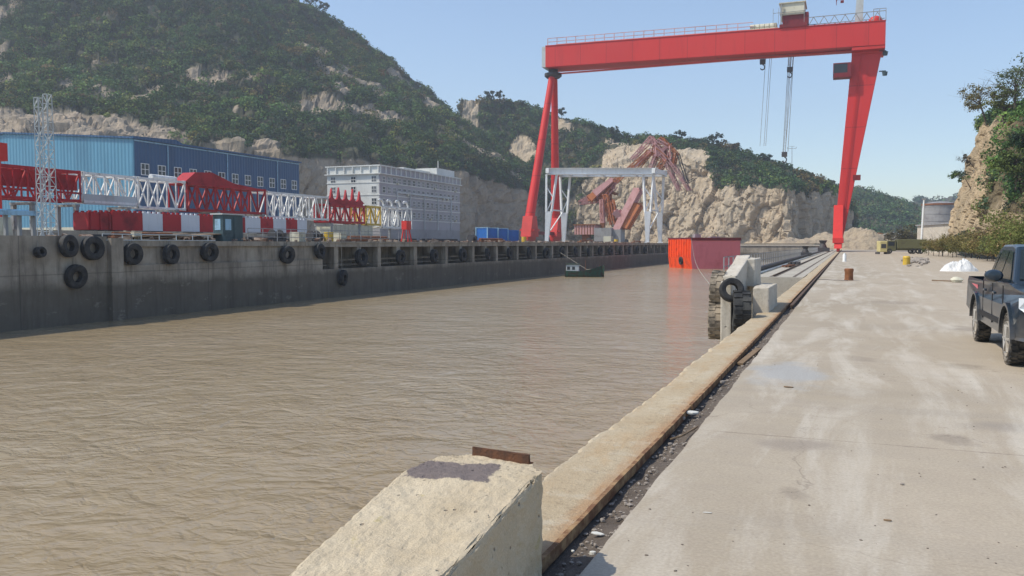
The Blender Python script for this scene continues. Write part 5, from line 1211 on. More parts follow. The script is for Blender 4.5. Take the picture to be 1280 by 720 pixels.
for nm, mat, L_ in (('jib', 'rustpink', [((600, 60), (480, 190), 1.1, .5), ((600, 130), (500, 235), .9, .6), ((590, 55), (740, 240), 1.0, .7), ((740, 240), (825, 375), .9, .4), ((680, 200), (765, 375), .7, .5), ((640, 75), (705, 110), .9, .8), ((705, 110), (712, 190), .9, .8)]),
                    ('rear_jib', 'rustorange', [((590, 140), (515, 230), 1.4, 1.2), ((680, 190), (630, 270), 1.5, 1.2), ((655, 60), (745, 150), .7, .5), ((745, 150), (730, 220), .7, .5), ((625, 130), (700, 190), 1.2, 1.0), ((380, 320), (590, 140), .9, .8)]),
                    ('stay_frame', 'rustpink', [((590, 260), (630, 150), .8, .6), ((630, 150), (700, 115), .7, .5), ((610, 100), (690, 195), .9, .8), ((640, 170), (690, 120), .6, .5), ((620, 80), (630, 170), .6, .5)]),
                    ('luffing_rope', 'dark', [((755, 150), (812, 330), .4, .4), ((812, 330), (860, 300), .3, .3)]),
                    ('box_leg', 'rustpink', [((520, 370), (385, 635), 1.9, 1.95), ((300, 430), (305, 570), 1.0, .9), ((385, 500), (420, 540), 1.95, 1.2)]),
                    ('rusty_leg', 'rustorange', [((520, 460), (440, 600), 1.95, 1.92), ((345, 450), (365, 580), 1.2, 1.4), ((320, 400), (350, 560), 1.2, 1.2), ((385, 560), (360, 430), 1.2, .9)])):
    mb = MB()
    for a, b, w0, w1 in L_: arm(mb, z7(*a), z7(*b), w0, w1, 4.5 if 'leg' not in nm else 2.0)
    build(nm, mb, M[mat], dc)
mb = MB(); c = z7(390, 640); mb.b6(c.x - 1.7, c.x + 1.7, c.y - 2.5, c.y + 2.5, ZL, z7(390, 610).z); c = z7(320, 630); mb.b6(c.x - 2.6, c.x + 2.4, c.y - 2.5, c.y + 2.5, ZL, z7(320, 600).z); build('pedestal', mb, M['grey'], dc)
mb = MB(); a = z7(600, 120)
for k in range(34): b = z7(random.uniform(600, 715), random.uniform(85, 205)) + Vector((0, random.uniform(-1.5, 1.5), 0)); mb.bar(a, b, .17); a = b
build('twisted_brace', mb, M['rustorange'], dc)
dc2 = thing('wrecked_crane', 'lower wreck of a rusty pink crane with a beak-like jib pointing left', 'derelict crane', (z7(220, 640).x - 1, z7(220, 640).y + 6, ZL))
D2 = 250
def y7(x, y): return z7(x, y, D2)
for nm, mat, L_ in (('jib', 'rustpink', [((170, 450), (270, 400), 1.2, 1.8), ((170, 450), (290, 430), 1.0, 1.6), ((270, 400), (380, 310), 2.0, 1.2), ((285, 430), (370, 330), 1.6, 1.0), ((320, 420), (380, 350), 1.2, .8)]),
                    ('brace', 'rustorange', [((240, 430), (280, 395), 2.2, 1.4), ((300, 400), (350, 350), 1.6, 1.4), ((290, 380), (300, 450), 1.0, 1.0), ((330, 340), (345, 430), .8, .8)]),
                    ('stay', 'rust', [((300, 360), (390, 400), .5, .4), ((270, 440), (340, 440), .8, .8), ((340, 440), (360, 330), .5, .4)])):
    mb = MB()
    for a, b, w0, w1 in L_: arm(mb, y7(*a), y7(*b), w0, w1, 3.5)
    build(nm, mb, M[mat], dc2)
mb = MB(); a = y7(150, 640); b = y7(285, 585); mb.b6(a.x, b.x, a.y - 2.5, a.y + 3, a.z, b.z); build('machine_house', mb, M['rustpink'], dc2)
mb = MB(); mb.b6(a.x - .3, b.x + .3, a.y - 2.8, a.y + 3.3, b.z, b.z + .3)
for k in range(7): mb.b6(a.x + .5 + k * (b.x - a.x - 1) / 6 - .1, a.x + .5 + k * (b.x - a.x - 1) / 6 + .1, a.y - 2.6, a.y - 2.5, a.z, b.z)
mb.bar((a.x + 3, a.y, a.z), (a.x + 3, a.y, ZL), 2.2); mb.bar(y7(305, 440), (y7(305, 440).x, y7(305, 440).y, ZL), 1.2); build('deck_frame', mb, M['rust'], dc2)

# ================================================================== BARGE, BOAT
th = R(32); bc = PZ(863.5, 336.3, ZW)
ba = thing('barge', 'orange and oxide-red steel barge moored across the end of the basin', 'barge', (bc.x, bc.y, ZW), rz=th)
Lx, Ly, Hz = 9.7, 11.5, 5.6
mb = MB(); mb.prism([(.35, -.6), (0, 2.1), (0, Hz), (Lx, Hz), (Lx, 2.1), (Lx - 1.0, -.6)], 0, Ly, 'y')
hull = build('hull', mb, M['hullred'], ba, world=False, bevel=.05)
mb = MB(); mb.prism([(.35 - .012, -.6), (-.012, 2.1), (-.012, Hz - .1), (-.004, Hz - .1), (-.004, 2.1), (.35 - .004, -.6)], .02, Ly - .02, 'y'); build('side_plating', mb, M['orange'], hull, world=False)
mb = MB()
for y in np.arange(.8, Ly, 1.25): mb.b6(-.16, -.013, y - .07, y + .07, 2.1, Hz - .15)
build('frame_rib', mb, M['orange'], hull, world=False)
mb = MB(); mb.b6(-.12, .0, -.02, Ly, Hz, Hz + .18); mb.b6(-.12, Lx + .1, -.12, -.004, Hz - .35, Hz + .18); mb.b6(Lx, Lx + .12, 0, Ly, Hz, Hz + .18); build('gunwale', mb, M['red_dark'], hull, world=False)
mb = MB()
for x in np.linspace(.3, Lx - .3, 8): mb.tube((x, .4, Hz + .1), (x, .4, Hz + 1.0), .03, .03, 5)
mb.tube((.3, .4, Hz + 1.0), (Lx - .3, .4, Hz + 1.0), .03, .03, 5)
for q in ((2, 3, 1.2, 1.2), (5.5, 4, 2.0, .6)): mb.b6(q[0], q[0] + q[2], q[1], q[1] + 1.2, Hz + .02, Hz + q[3] * .7)
build('deck_fitting', mb, M['grey'], hull, world=False)
o = build('rubber_fender', tyre_mesh(.78, .45, .36), M['tyre'], world=False); m = Matrix.Rotation(th, 3, 'Z'); o.location = Vector((bc.x, bc.y, ZW)) + m @ Vector((-.1, 4.6, 1.45)); o.rotation_euler.z = th; tag(o, 'tyre hung low on the orange side of the barge', 'tyre fender')
mb = MB(); a = Vector((bc.x, bc.y, ZW)) + m @ Vector((.02, -.1, Hz)); e = PX(905, 342, -3.6); pts = [a.lerp(Vector((-3.1, 22.5, .4)), t) - Vector((0, 0, math.sin(t * math.pi) * 1.4)) for t in np.linspace(0, 1, 14)]; mb.path(pts, .018, 5); tag(build('mooring_line', mb, M['rope']), 'sagging mooring line from the barge to the fender pier', 'rope')
# boat
bp = PZ(729, 346, ZW); dirb = (pB - pA); ang = math.atan2(1.0, 0.25) - R(62)
bt = thing('boat', 'small green fishing boat with a grey cabin, moored under the far quay', 'boat', (bp.x, bp.y, ZW), rz=R(12))
vs, fs = [], []; N = 14
for i in range(N + 1):
    s = i / N; x = -2.5 + 5.2 * s; w = 1.0 * (1 - max(0, (s - .45) / .55) ** 2.2) * (.86 + .14 * min(1, s * 4)); sh = .75 + .95 * max(0, s - .4) ** 1.5 * 2 + .12 * (1 - s)
    for (f, z) in ((0, -.35), (.62, -.2), (.92, .2), (1.0, sh), (.9, sh), (.82, .25)): vs.append((x + (.25 * f if s > .9 else 0), w * f, z))
    for (f, z) in ((.82, .25), (.9, sh), (1.0, sh), (.92, .2), (.62, -.2)): vs.append((x, -w * f, z))
for i in range(N):
    for j in range(11): fs.append((i * 11 + j, i * 11 + (j + 1) % 11, (i + 1) * 11 + (j + 1) % 11, (i + 1) * 11 + j))
fs.append(tuple(range(11)))
mb = MB(); mb.add(vs, fs); build('hull', mb, M['green'], bt, world=False)
mb = MB(); mb.b6(-2.35, -.55, -.72, .72, .3, 1.75); ca = build('cabin', mb, M['white2'], bt, world=False, bevel=.04); mb = MB(); mb.b6(-2.5, -.4, -.82, .82, 1.753, 1.85); build('cabin_roof', mb, M['green'], ca, world=False)
mb = MB()
for x in (-2.0, -1.3): mb.b6(x - .2, x + .2, -.735, -.723, 1.0, 1.45)
mb.b6(-.547, -.53, -.4, .4, 1.0, 1.5); build('cabin_window', mb, M['glass'], ca, world=False)
mb = MB(); mb.b6(-.3, .9, -.5, .5, .3, .85); mb.b6(1.2, 1.9, -.35, .35, .4, 1.0); build('hatch', mb, M['wood'], bt, world=False, bevel=.03)
mb = MB(); mb.tube((.3, 0, .8), (.3, 0, 2.3), .04, .03, 6); mb.tube((2.3, 0, .8), (2.3, 0, 1.7), .04, .03, 6); build('mast', mb, M['rust'], bt, world=False)
p = Vector((bp.x + 2.4, bp.y + .6, ZW + 1.2)); mb = MB(); mb.path([p, Vector((XL + 6, bp.y + 4, ZW + .9)), Vector((XL + .1, bp.y + 7, ZL - 1))], .03, 4); tag(build('mooring_line', mb, M['rope']), 'mooring line from the green boat to the far quay wall', 'rope')

# ================================================================== CONTAINERS AND CLUTTER ON THE FAR QUAY
for (u0, u1, X, h, lab) in ((609, 622, -62, 2.9, 'left blue tank container on the far quay'), (622.6, 635, -62, 2.9, 'middle blue container of the three on the far quay'), (635.6, 648, -62, 2.6, 'right and lower blue container of the three on the far quay')):
    y0, y1 = yb(u0, X), yb(u1, X); c = thing('container', lab, 'container', (X, y0, ZL), 'blue containers on the far quay'); mb = MB(); mb.b6(X - 2.2, X - .1, y0 + .1, y1 - .1, ZL + .15, ZL + h - .15)
    for y in np.arange(y0 + .4, y1 - .2, .55): mb.b6(X - .1, X - .02, y - .1, y + .1, ZL + .2, ZL + h - .2)
    build('body', mb, M['bluebox'], c); mb = MB()
    for x in (X - 2.3, X):
        for y in (y0 + .08, y1 - .08): mb.bar((x, y, ZL), (x, y, ZL + h), .16)
        for z in (ZL + .08, ZL + h - .08): mb.bar((x, y0 + .16, z), (x, y1 - .16, z), .14)
    for y in (y0 + .08, y1 - .08):
        for z in (ZL + .08, ZL + h - .08): mb.bar((X - 2.2, y, z), (X - .1, y, z), .12)
    build('frame', mb, M['lightblue'] if u0 < 630 else M['bluebox'], c)
def clutter(u, X, kind, label, s=1.0, z=None):
    y = yb(u, X); z = ZL if z is None else z; mb = MB()
    if kind == 'pipes':
        for k in range(3): mb.tube((X - .3 * k, y, z + .16), (X - .3 * k + .2, y + 5 * s, z + .16), .15, .15, 8)
        mb.tube((X - .15, y + .2, z + .42), (X, y + 5 * s, z + .42), .15, .15, 8); m = M['rust']; cat = 'pipes'
    elif kind == 'beams':
        for k in range(4): mb.b6(X - .35 * k, X - .35 * k + .25, y, y + 4 * s, z + .2 * (k % 2), z + .2 + .2 * (k % 2))
        m = M['dark']; cat = 'steel beams'
    elif kind == 'plate':
        mb.box((X, y, z + .35), (1.6 * s, 5.5 * s, .06), rx=.05); mb.b6(X - .5, X + .5, y - 2, y - 1.8, z, z + .2); mb.b6(X - .5, X + .5, y + 1.8, y + 2, z, z + .3); m = M['wood']; cat = 'boards'
    elif kind == 'crate':
        mb.b6(X - .5 * s, X + .5 * s, y - .5 * s, y + .5 * s, z, z + .9 * s)
        for q in (-.46, 0, .46): mb.b6(X + .5 * s, X + .5 * s + .03, y + q * s - .05, y + q * s + .05, z, z + .9 * s)
        m = M['cream']; cat = 'crate'
    elif kind == 'drum': mb.lathe([(0, 0), (.3 * s, 0), (.3 * s, .28), (.32 * s, .3), (.3 * s, .32), (.3 * s, .85), (0, .85)], (X, y, z), 'z', 14); m = M['yellow']; cat = 'drum'
    elif kind == 'bollard': mb.lathe([(0, 0), (.3, 0), (.2, .15), (.18, .45), (.32, .55), (.30, .7), (0, .74)], (X, y, z), 'z', 14); m = M['rust']; cat = 'bollard'
    elif kind == 'stand':
        for a in (-.4, .4): mb.bar((X + a, y - .4, z), (X + a * .4, y, z + 2.1), .1); mb.bar((X + a, y + .4, z), (X + a * .4, y, z + 2.1), .1)
        mb.b6(X - .3, X + .3, y - .5, y + .5, z + 1.3, z + 2.2); m = M['red']; cat = 'stand'
    elif kind == 'winch':
        mb.b6(X - .7, X + .7, y - 1.2, y + 1.2, z, z + .3); mb.lathe([(0, -.8), (.75, -.8), (.75, -.65), (.4, -.65), (.4, .65), (.75, .65), (.75, .8), (0, .8)], (X, y, z + .9), 'y', 14); mb.b6(X - .5, X + .5, y + .85, y + 1.5, z + .3, z + 1.2); mb.v = [(X + (a - X) * .55, y + (b - y) * .7, z + (c - z) * .6) for a, b, c in mb.v]; m = M['dark']; cat = 'winch'
    o = build(cat.replace(' ', '_'), mb, m); return tag(o, label, cat)
clutter(190, XL - 1.6, 'plate', 'loose boards lying under the white panel of the striped column')
clutter(222, XL - 1.8, 'plate', 'longer tilted board pile left of the teal cabin', 1.3)
clutter(140, XL - 1.4, 'pipes', 'rusty pipes heaped above the tyre cluster'); clutter(118, XL - 1.7, 'beams', 'dark steel beams stacked just above the cluster of tyres')
clutter(168, XL - 1.4, 'crate', 'small cream crate on the quay edge under the striped column', .6)
clutter(320, XL - 2.2, 'beams', 'dark beams right of the teal cabin'); clutter(345, XL - 2.5, 'winch', 'dark winch behind the low guard rail', .9)
clutter(372, XL - 2.2, 'crate', 'pale crate behind the low guard rail', .9); clutter(392, XL - 2.6, 'winch', 'dark winch at the end of the striped column')
clutter(411, XL - 2.0, 'drum', 'yellow drum below the end of the red toothed boom', 1.4); clutter(424, XL - 2.0, 'crate', 'cream crate beside the yellow drum', .9)
clutter(436, XL - 2.4, 'pipes', 'rusty pipes right of the yellow drum', 1.4); clutter(466, XL - 3.5, 'beams', 'long dark beams below the last white boom section', 2.4)
clutter(508, XL - 1.8, 'stand', 'red tripod stand below the end of the last white boom section'); clutter(535, XL - 2.6, 'beams', 'low dark beams in front of the office building', 2)
clutter(590, XL - 2.5, 'winch', 'dark machine left of the blue containers'); clutter(600, XL - 3.0, 'pipes', 'rusty pipes just left of the blue containers', 1.5)
clutter(655, XL - 2.5, 'drum', 'yellow drum at the foot of the crane support', 1.2)
for i, u in enumerate((726, 736, 748, 760, 770, 783, 793)):
    clutter(u, -44.5 - (i % 3) * 2.5, ('pipes', 'winch', 'beams', 'crate', 'drum', 'winch', 'pipes')[i], ('rusty pipes under the wrecked cranes, at the left', 'dark winch under the beak of the lower wreck', 'dark beams under the wrecked cranes', 'pale crate below the pink leg of the taller wreck', 'yellow drum below the wrecked cranes', 'dark winch left of the right portal legs', 'rusty pipes at the right portal legs')[i], 1.5)
bx0 = PX(414, 290, BX + 1.5).y; bx1 = PX(466, 290, BX + 1.5).y; mb = MB(); mb.b6(BX - 1.2, BX + 1.4, bx0, bx1, ZL, 5.0 - .2)
for y in np.arange(bx0 + .5, bx1, 1.2): mb.b6(BX + 1.4, BX + 1.46, y - .05, y + .05, ZL, 4.8)
tag(build('site_hut', mb, M['cream']), 'long cream site hut under the red toothed boom section', 'hut')
# scrap heap strips: uncountable rubbish along the quay
mb = MB()
for k in range(700):
    u = random.choice((random.uniform(60, 300), random.uniform(300, 560), random.uniform(700, 835), random.uniform(540, 700))); X = XL - random.uniform(.6, 6); y = yb(u, X) if u < 800 else random.uniform(120, 200)
    s = random.uniform(.06, .34); mb.box((X, y, ZL + s * .3), (s * random.uniform(.5, 3), s * random.uniform(.5, 3), s * random.uniform(.3, 1.4)), random.uniform(0, 3), random.uniform(-.4, .4))
tag(build('scrap', mb, M['scrap'] if 'scrap' in M else paint('mixed_scrap', (.30, .24, .19), (.12, .07, .05), .9, .85, .45, .55)), kind='stuff')
# low rubble wall and shed behind the masts
mb = MB(); mb.b6(-70, -69, 20, 118, ZL, ZL + 1.1); tag(build('low_wall', mb, M['wallconc']), 'low grey wall behind the masts and the red box block on the far quay', 'wall')
# ================================================================== RIGHT SIDE: RAILING, BOLLARDS, SHEETING, MACHINES, TANK
rl = thing('railing', 'long thin grey railing along the water edge of the far apron', 'railing', (-6.0, YPE, 0)); mb = MB()
for z in (.5, 1.0): mb.tube((-6.05, YPE, z), (-6.05, 238, z), .025, .025, 5)
build('rail', mb, M['grey'], rl)
pm = None; y = YPE
while y < 215:
    if pm is None: mb = MB(); mb.bar((0, 0, -.02), (0, 0, 1.02), .06); pm = build('post', mb, M['grey'], rl, world=False); pm.location = Vector((-6.05, y, 0)) - rl.location
    else: dup(pm, Vector((-6.05, y, 0)) - rl.location, parent=rl)
    y += 2.0
mb = MB(); mb.tube((-5.2, YPE, .13), (-5.2, 230, .13), .15, .15, 10); tag(build('pipeline', mb, M['dark']), 'black pipe running beside the railing on the apron', 'pipe')
mb = MB(); mb.tube((-4.6, YPE, .05), (-4.4, 200, .05), .05, .05, 6); tag(build('cable', mb, M['white2']), 'pale cable lying between the black pipe and the rail', 'cable')
for (u, D, k, lab) in ((978, 62, 'pipes', 'bundle of rusty pipes on the apron behind the pier'), (985, 70, 'beams', 'dark beams on the apron behind the pipe bundle'), (1006, 120, 'winch', 'grey capstan machine far down the apron'), (1028, 190, 'winch', 'dark machine near the foot of the red crane leg')):
    p = P(u, 330, D); mb = MB()
    if k == 'pipes':
        for q in range(3): mb.tube((p.x + .2 * q, p.y, .08), (p.x + .2 * q + .3, p.y + 3, .08), .07, .07, 7)
        m = M['rust']
    elif k == 'beams':
        for q in range(3): mb.b6(p.x + .3 * q, p.x + .3 * q + .2, p.y, p.y + 4, 0, .2)
        m = M['dark']
    else: s = 1 if D < 150 else 1.8; mb.b6(p.x - .8 * s, p.x + .8 * s, p.y, p.y + 2, 0, .5 * s); mb.lathe([(0, 0), (.5 * s, 0), (.3 * s, .5 * s), (.5 * s, .9 * s), (0, .9 * s)], (p.x, p.y + 1, .5 * s), 'z', 12); m = M['dark']
    tag(build({'pipes': 'pipes', 'beams': 'steel_beams', 'winch': 'capstan'}[k], mb, m), lab, {'pipes': 'pipes', 'beams': 'steel beams', 'winch': 'capstan'}[k])
# bollards
p = PZ(1061, 350.5, 0); mb = MB(); mb.lathe([(0, 0), (.20, 0), (.205, .05), (.19, .07), (.185, .40), (.205, .43), (.205, .53), (.18, .56), (0, .55)], p, 'z', 24); tag(build('bollard', mb, M['rust'], loc=p), 'stout rusty brown bollard standing alone on the slab', 'bollard')
p = PZ(1055.5, 327, 0); mb = MB(); mb.lathe([(0, 0), (.2, 0), (.17, .1), (.17, .62), (.1, .72), (.1, .8), (0, .82)], p, 'z', 16); tag(build('bollard', mb, M['white'], loc=p), 'small white bollard beyond the rusty one, below the crane leg', 'bollard')
mb = MB(); a = PZ(1021, 349.5, 0); b = PZ(1060, 351, 0); mb.path([a.lerp(b, t) + Vector((0, math.sin(t * 9) * .05, .012)) for t in np.linspace(0, 1, 10)], .014, 5); tag(build('ground_cable', mb, M['dark']), 'thin dark cable lying across the slab up to the rusty bollard', 'cable')
# white sheeting heap
p = PZ(1199, 339, 0); n = 40; xs = np.linspace(-1, 1, n); X_, Y_ = np.meshgrid(xs, xs); r = np.sqrt(X_ ** 2 + Y_ ** 2)
pp = np.stack([X_ * 1.15, Y_ * .75, 0 * X_], -1); f = 1 - np.abs(fbm(pp * 2.6 + 3, 4) - .5) * 4; z = np.clip(1 - r ** 2.2, 0, 1) ** .7 * (.36 + .38 * f + .16 * np.exp(-((X_ - .25) / .35) ** 2)); pp[..., 2] = z * .95 - .02
pp[..., 0] += (fbm(pp * 3 + 9, 3) - .5) * .2
V = pp.reshape(-1, 3); idx = np.arange(n * n).reshape(n, n); Fq = np.stack([idx[:-1, :-1], idx[:-1, 1:], idx[1:, 1:], idx[1:, :-1]], -1).reshape(-1, 4)
keep = (r.ravel()[Fq] < 1.12).all(1); o = bpy.data.objects.new('sheeting_heap', np_mesh('sheeting_heap', V, Fq[keep], M['tarp'])); COL.objects.link(o); o.location = p; o.rotation_euler.z = .35
tag(o, 'crumpled heap of white plastic sheeting at the edge of the thicket', 'sheeting')
mb = MB(); a = PZ(1165, 352, 0); b = PZ(1195, 353, 0); mb.bar(a + Vector((0, 0, .06)), b + Vector((0, 0, .05)), .07, .05); tag(build('plank', mb, M['wood']), 'dark pole lying on the slab in front of the white sheeting', 'plank')
p = PZ(1196, 353, 0); mb = MB(); mb.lathe([(0, 0), (.2, .02), (.26, .12), (.15, .22), (0, .24)], p, 'z', 9); mb.jitter(.02); tag(build('sack', mb, M['cream'], loc=p), 'small pale sack at the end of the pole on the slab', 'sack')
# leaning white pole
g = P(1151, 316.5, 150); g.z = 0; tp = P(1155, 249, 150); mb = MB(); mb.tube(g, tp, .22, .14, 10); po = build('leaning_pole', mb, M['white'], loc=g); tag(po, 'tall white pole leaning slightly right beside the low concrete building', 'pole')
mb = MB(); mb.box(tp, (.7, .3, .25)); build('pole_head', mb, M['grey'], po)
# low concrete building
a = P(1146, 310, 172); b = P(1192, 310, 150); d = (b - a); d.z = 0; L_ = d.length; lb = thing('low_building', 'low bare concrete building behind the thicket', 'building', (a.x, a.y, 0), rz=math.atan2(d.y, d.x))
h = 1.7 + 24 * 160 / F_PX
mb = MB(); mb.b6(0, L_, 0, 7, -.3, h); build('wall', mb, M['earthwall'] if 'earthwall' in M else M['pier'], lb, world=False); mb = MB(); mb.b6(-.3, L_ + .3, -.3, 7.3, h + .003, h + .25); build('roof', mb, M['grey'], lb, world=False)
mb = MB()
for x in (1.5, 4.5): mb.b6(x - .5, x + .5, -.03, -.003, 1.2, 2.4)
build('window', mb, M['glass'], lb, world=False)
# storage tank
c = P(1174, 285, 262); rt = 20.5 * 262 / F_PX; zt = 1.7 + 52 * 262 / F_PX; tk = thing('storage_tank', 'grey cylindrical storage tank with a rusty red rim', 'storage tank', (c.x, c.y, 0))
M['tank'] = paint('tank_shell', (.33, .33, .335), (.20, .19, .20), .4, .5, .45, .7)
mb = MB(); mb.lathe([(rt, 0), (rt, zt - .6), (rt * .5, zt + .1), (0, zt + .35)], (c.x, c.y, 0), 'z', 48)
build('shell', mb, M['tank'], tk); mb = MB(); mb.lathe([(rt + .02, zt - 1.0), (rt + .16, zt - 1.0), (rt + .16, zt - .45), (rt + .02, zt - .45)], (c.x, c.y, 0), 'z', 48, closed=True); build('rim', mb, M['rust'], tk)
mb = MB()
for z in np.arange(2, zt - 1.5, 2.2): mb.lathe([(rt + .02, z), (rt + .07, z), (rt + .07, z + .12), (rt + .02, z + .12)], (c.x, c.y, 0), 'z', 48, closed=True)
build('stiffening_ring', mb, M['tank'], tk)
# small structures and machines down the quay
p = P(1102.5, 318, 142); p.z = 0
ym = thing('generator', 'pale yellow box-shaped machine standing at the far end of the quay', 'machine', p, rz=.3); mb = MB(); mb.b6(-.62, .62, -.7, .9, .35, 2.2); build('housing', mb, M['ymach'] if 'ymach' in M else paint('pale_yellow_paint', (.60, .52, .24), (.4, .34, .18), 1, .5), ym, world=False, bevel=.12)
mb = MB(); mb.b6(-.8, -.6, -.75, .95, 0, .35); mb.b6(.6, .8, -.75, .95, 0, .35); mb.tube((.4, .2, 2.3), (.4, .2, 2.8), .07, .07, 8); build('skid', mb, M['dark'], ym, world=False)
mb = MB(); mb.b6(-.4, .4, -.72, -.703, 1.0, 1.7); build('grille', mb, M['dark'], ym, world=False)
p = P(1132, 318, 146); p.z = 0
tkk = thing('truck', 'dull olive covered truck parked side-on at the far end of the quay', 'truck', p, rz=.15)
mb = MB(); mb.b6(-1.6, 3.0, -1, 1, .9, 2.5); mb.b6(-1.6, 3.0, -.6, .6, .6, .9); build('cargo_box', mb, M['olive'], tkk, world=False, bevel=.08)
mb = MB(); mb.prism([(-3.6, .5), (-1.75, .5), (-1.75, 2.3), (-3.1, 2.3), (-3.6, 1.4)], -1, 1, 'y'); cbx = build('cab', mb, M['olive'], tkk, world=False, bevel=.06); mb = MB(); mb.b6(-3.0, -2.0, -1.02, -1.003, 1.4, 2.1); build('window', mb, M['glass'], cbx, world=False)
for x in (-2.8, 1.0, 2.2):
    for y in (-.9, .9): o = build('wheel', tyre_mesh(.48, .28, .22, axis='y', n=16), M['tyre'], tkk, world=False); o.location = (x, y, .48)
p = PZ(1133, 331, 0); mb = MB(); mb.lathe([(0, 0), (.28, 0), (.28, .55), (.30, .6), (.28, .65), (.2, .72), (0, .72)], p, 'z', 14); tag(build('drum', mb, M['yellow'], loc=p), 'small yellow drum on the slab in front of the olive truck', 'drum')
pts = []
for k in range(150):
    u = random.gauss(1146, 7); D = random.gauss(86, 8); q = P(u, 320, D); s = random.uniform(.06, .32); pts.append((q.x, q.y, s * .4, s))
stones('rubble', pts, M['stone'])
for (u, v, D, w, h, mat, nm, lab, cat) in ((1116, 296, 330, 7, 4, 'white2', 'shed', 'white-roofed shed at the foot of the distant hill', 'shed'), (1128, 300, 300, 6, 3.4, 'cream', 'shed', 'pale shed behind the olive truck', 'shed'), (1098, 296, 360, 6, 3, 'rustorange', 'shed', 'small reddish shed left of the white-roofed one', 'shed')):
    q = P(u, 310, D); q.z = 0; zt = 1.7 + (305 - v) * D / F_PX + 1.5; t_ = thing(nm, lab, cat, q, rz=random.uniform(-.3, .3)); mb = MB(); mb.b6(-w / 2, w / 2, -2, 3, -.2, zt - 1); build('wall', mb, M['plasterlow'], t_, world=False); mb = MB(); mb.prism([(-w / 2 - .3, zt - 1), (0, zt), (w / 2 + .3, zt - 1), (w / 2 + .3, zt - .8), (0, zt + .2), (-w / 2 - .3, zt - .8)], -2.3, 3.3, 'y'); build('roof', mb, M[mat], t_, world=False)
q = P(1162, 300, 170); mb = MB(); mb.tube((q.x, q.y, 0), (q.x, q.y, 1.7 + 24 * 170 / F_PX), .12, .1, 8); mb.box((q.x, q.y, 1.7 + 24 * 170 / F_PX), (.9, .15, .3)); tag(build('street_lamp', mb, M['grey']), 'short grey lamp post just right of the leaning white pole', 'lamp post')
# power pylon on the ridge
q = P(990, 215, 378); tp = P(990, 183, 378); mb = MB(); mb.tube((q.x, q.y, q.z - 3), tp, .16, .10, 6); mb.bar(tp + Vector((-1.9, 0, -.9)), tp + Vector((1.9, 0, -.9)), .16); mb.bar(tp + Vector((-1.1, 0, .0)), tp + Vector((1.1, 0, -.0)), .12)
for x in (-1.8, 0, 1.8): mb.tube(tp + Vector((x, 0, -.8)), tp + Vector((x, 0, -.3)), .1, .1, 5)
tag(build('utility_pole', mb, M['grey']), 'lone utility pole with a cross arm on the ridge right of the hanging ropes', 'utility pole')
# wall at the end of the basin
ew = thing('end_wall', 'dark quay wall closing the far end of the basin', 'quay wall', (-25, 238, ZW)); mb = MB(); mb.b6(XL - 3, -6.25, 237.6, 240, -6, 1.2); build('wall_face', mb, M['wallconc'], ew)
mb = MB(); mb.b6(XL - 3, -6.25, 237.4, 240.2, 1.203, 1.5); build('coping', mb, M['pier'], ew)

# ================================================================== PICKUP TRUCK
def car_paint():
    t = NT('dark_blue_car_paint'); v = t.coord('Object'); n = t.noise(v, 2.5, 6, .7)
    s = t.n('ShaderNodeSeparateXYZ'); tc = t.n('ShaderNodeTexCoord'); t.L.new(tc.outputs['Object'], s.inputs[0])
    low = t.ramp(t.math('ADD', s.outputs['Z'], t.math('MULTIPLY', n, .6)), .65, 1.25, (1, 1, 1), (0, 0, 0))
    col = t.mix(t.math('ADD', t.math('MULTIPLY', low, .36), t.math('MULTIPLY', t.ramp(n, .4, .7), .05)), (.008, .020, .034), (.24, .20, .16))
    t.b.inputs['Coat Weight'].default_value = .5; t.b.inputs['Coat Roughness'].default_value = .12
    return t.out(col, .34)
M['car'] = car_paint(); M['rim'] = paint('dusty_alloy', (.50, .48, .45), (.33, .29, .24), 3, .5, .45, .65, metallic=.3)
M['lamp'] = NT('headlamp_glass').out((.62, .66, .70), .12); M['cglass'] = NT('car_glass').out((.02, .028, .03), .06)
M['tyre_d'] = rubber('dusty_car_tyre', (.28, .245, .20))
TX = 3.0; FY = 12.68
tk = thing('pickup_truck', 'dark blue double-cab pickup truck with dusty tyres, cut by the right edge', 'pickup truck', (TX, 15.2, 0))
def hw(z): return .865 + .02 * math.sin(max(0, min(1, (z - .4) / .7)) * math.pi) - .05 * max(0, z - .85)
FA, RA, AR = 13.65, 16.78, .445
prof = [(FY + .14, .40), (FY + .02, .46), (FY, .66), (FY + .05, .78), (FY + .06, .96), (FY + .16, 1.03), (13.2, 1.09), (13.78, 1.14), (14.6, 1.13), (16.12, 1.13), (16.14, 1.08), (17.98, 1.10), (18.02, 1.02), (18.02, .56), (17.6, .50)]
prof += [(RA + AR * math.cos(a), .38 + AR * math.sin(a)) for a in np.linspace(.12, math.pi - .12, 12)] + [(16.25, .40), (14.15, .38)]
prof += [(FA + AR * math.cos(a), .38 + AR * math.sin(a)) for a in np.linspace(.12, math.pi - .12, 12)] + [(FY + .45, .40)]
mb = MB(); n = len(prof)
def xw(y, z): f = max(0, (FY + .55 - y) / .55); return hw(z) - .22 * f ** 2
vl = [(TX - xw(y, z), y, z) for y, z in prof]; vr = [(TX + xw(y, z), y, z) for y, z in prof]
mb.add(vl + vr, [tuple(range(n)), tuple(range(n, 2 * n))[::-1]] + [(i, n + i, n + (i + 1) % n, (i + 1) % n) for i in range(n) if i != 10])
mb.b6(TX - .80, TX + .80, 16.16, 17.96, .66, .72); mb.b6(TX - .80, TX - .78, 16.16, 17.96, .72, 1.07); mb.b6(TX + .78, TX + .80, 16.16, 17.96, .72, 1.07); mb.b6(TX - .8, TX + .8, 16.13, 16.17, .72, 1.07)
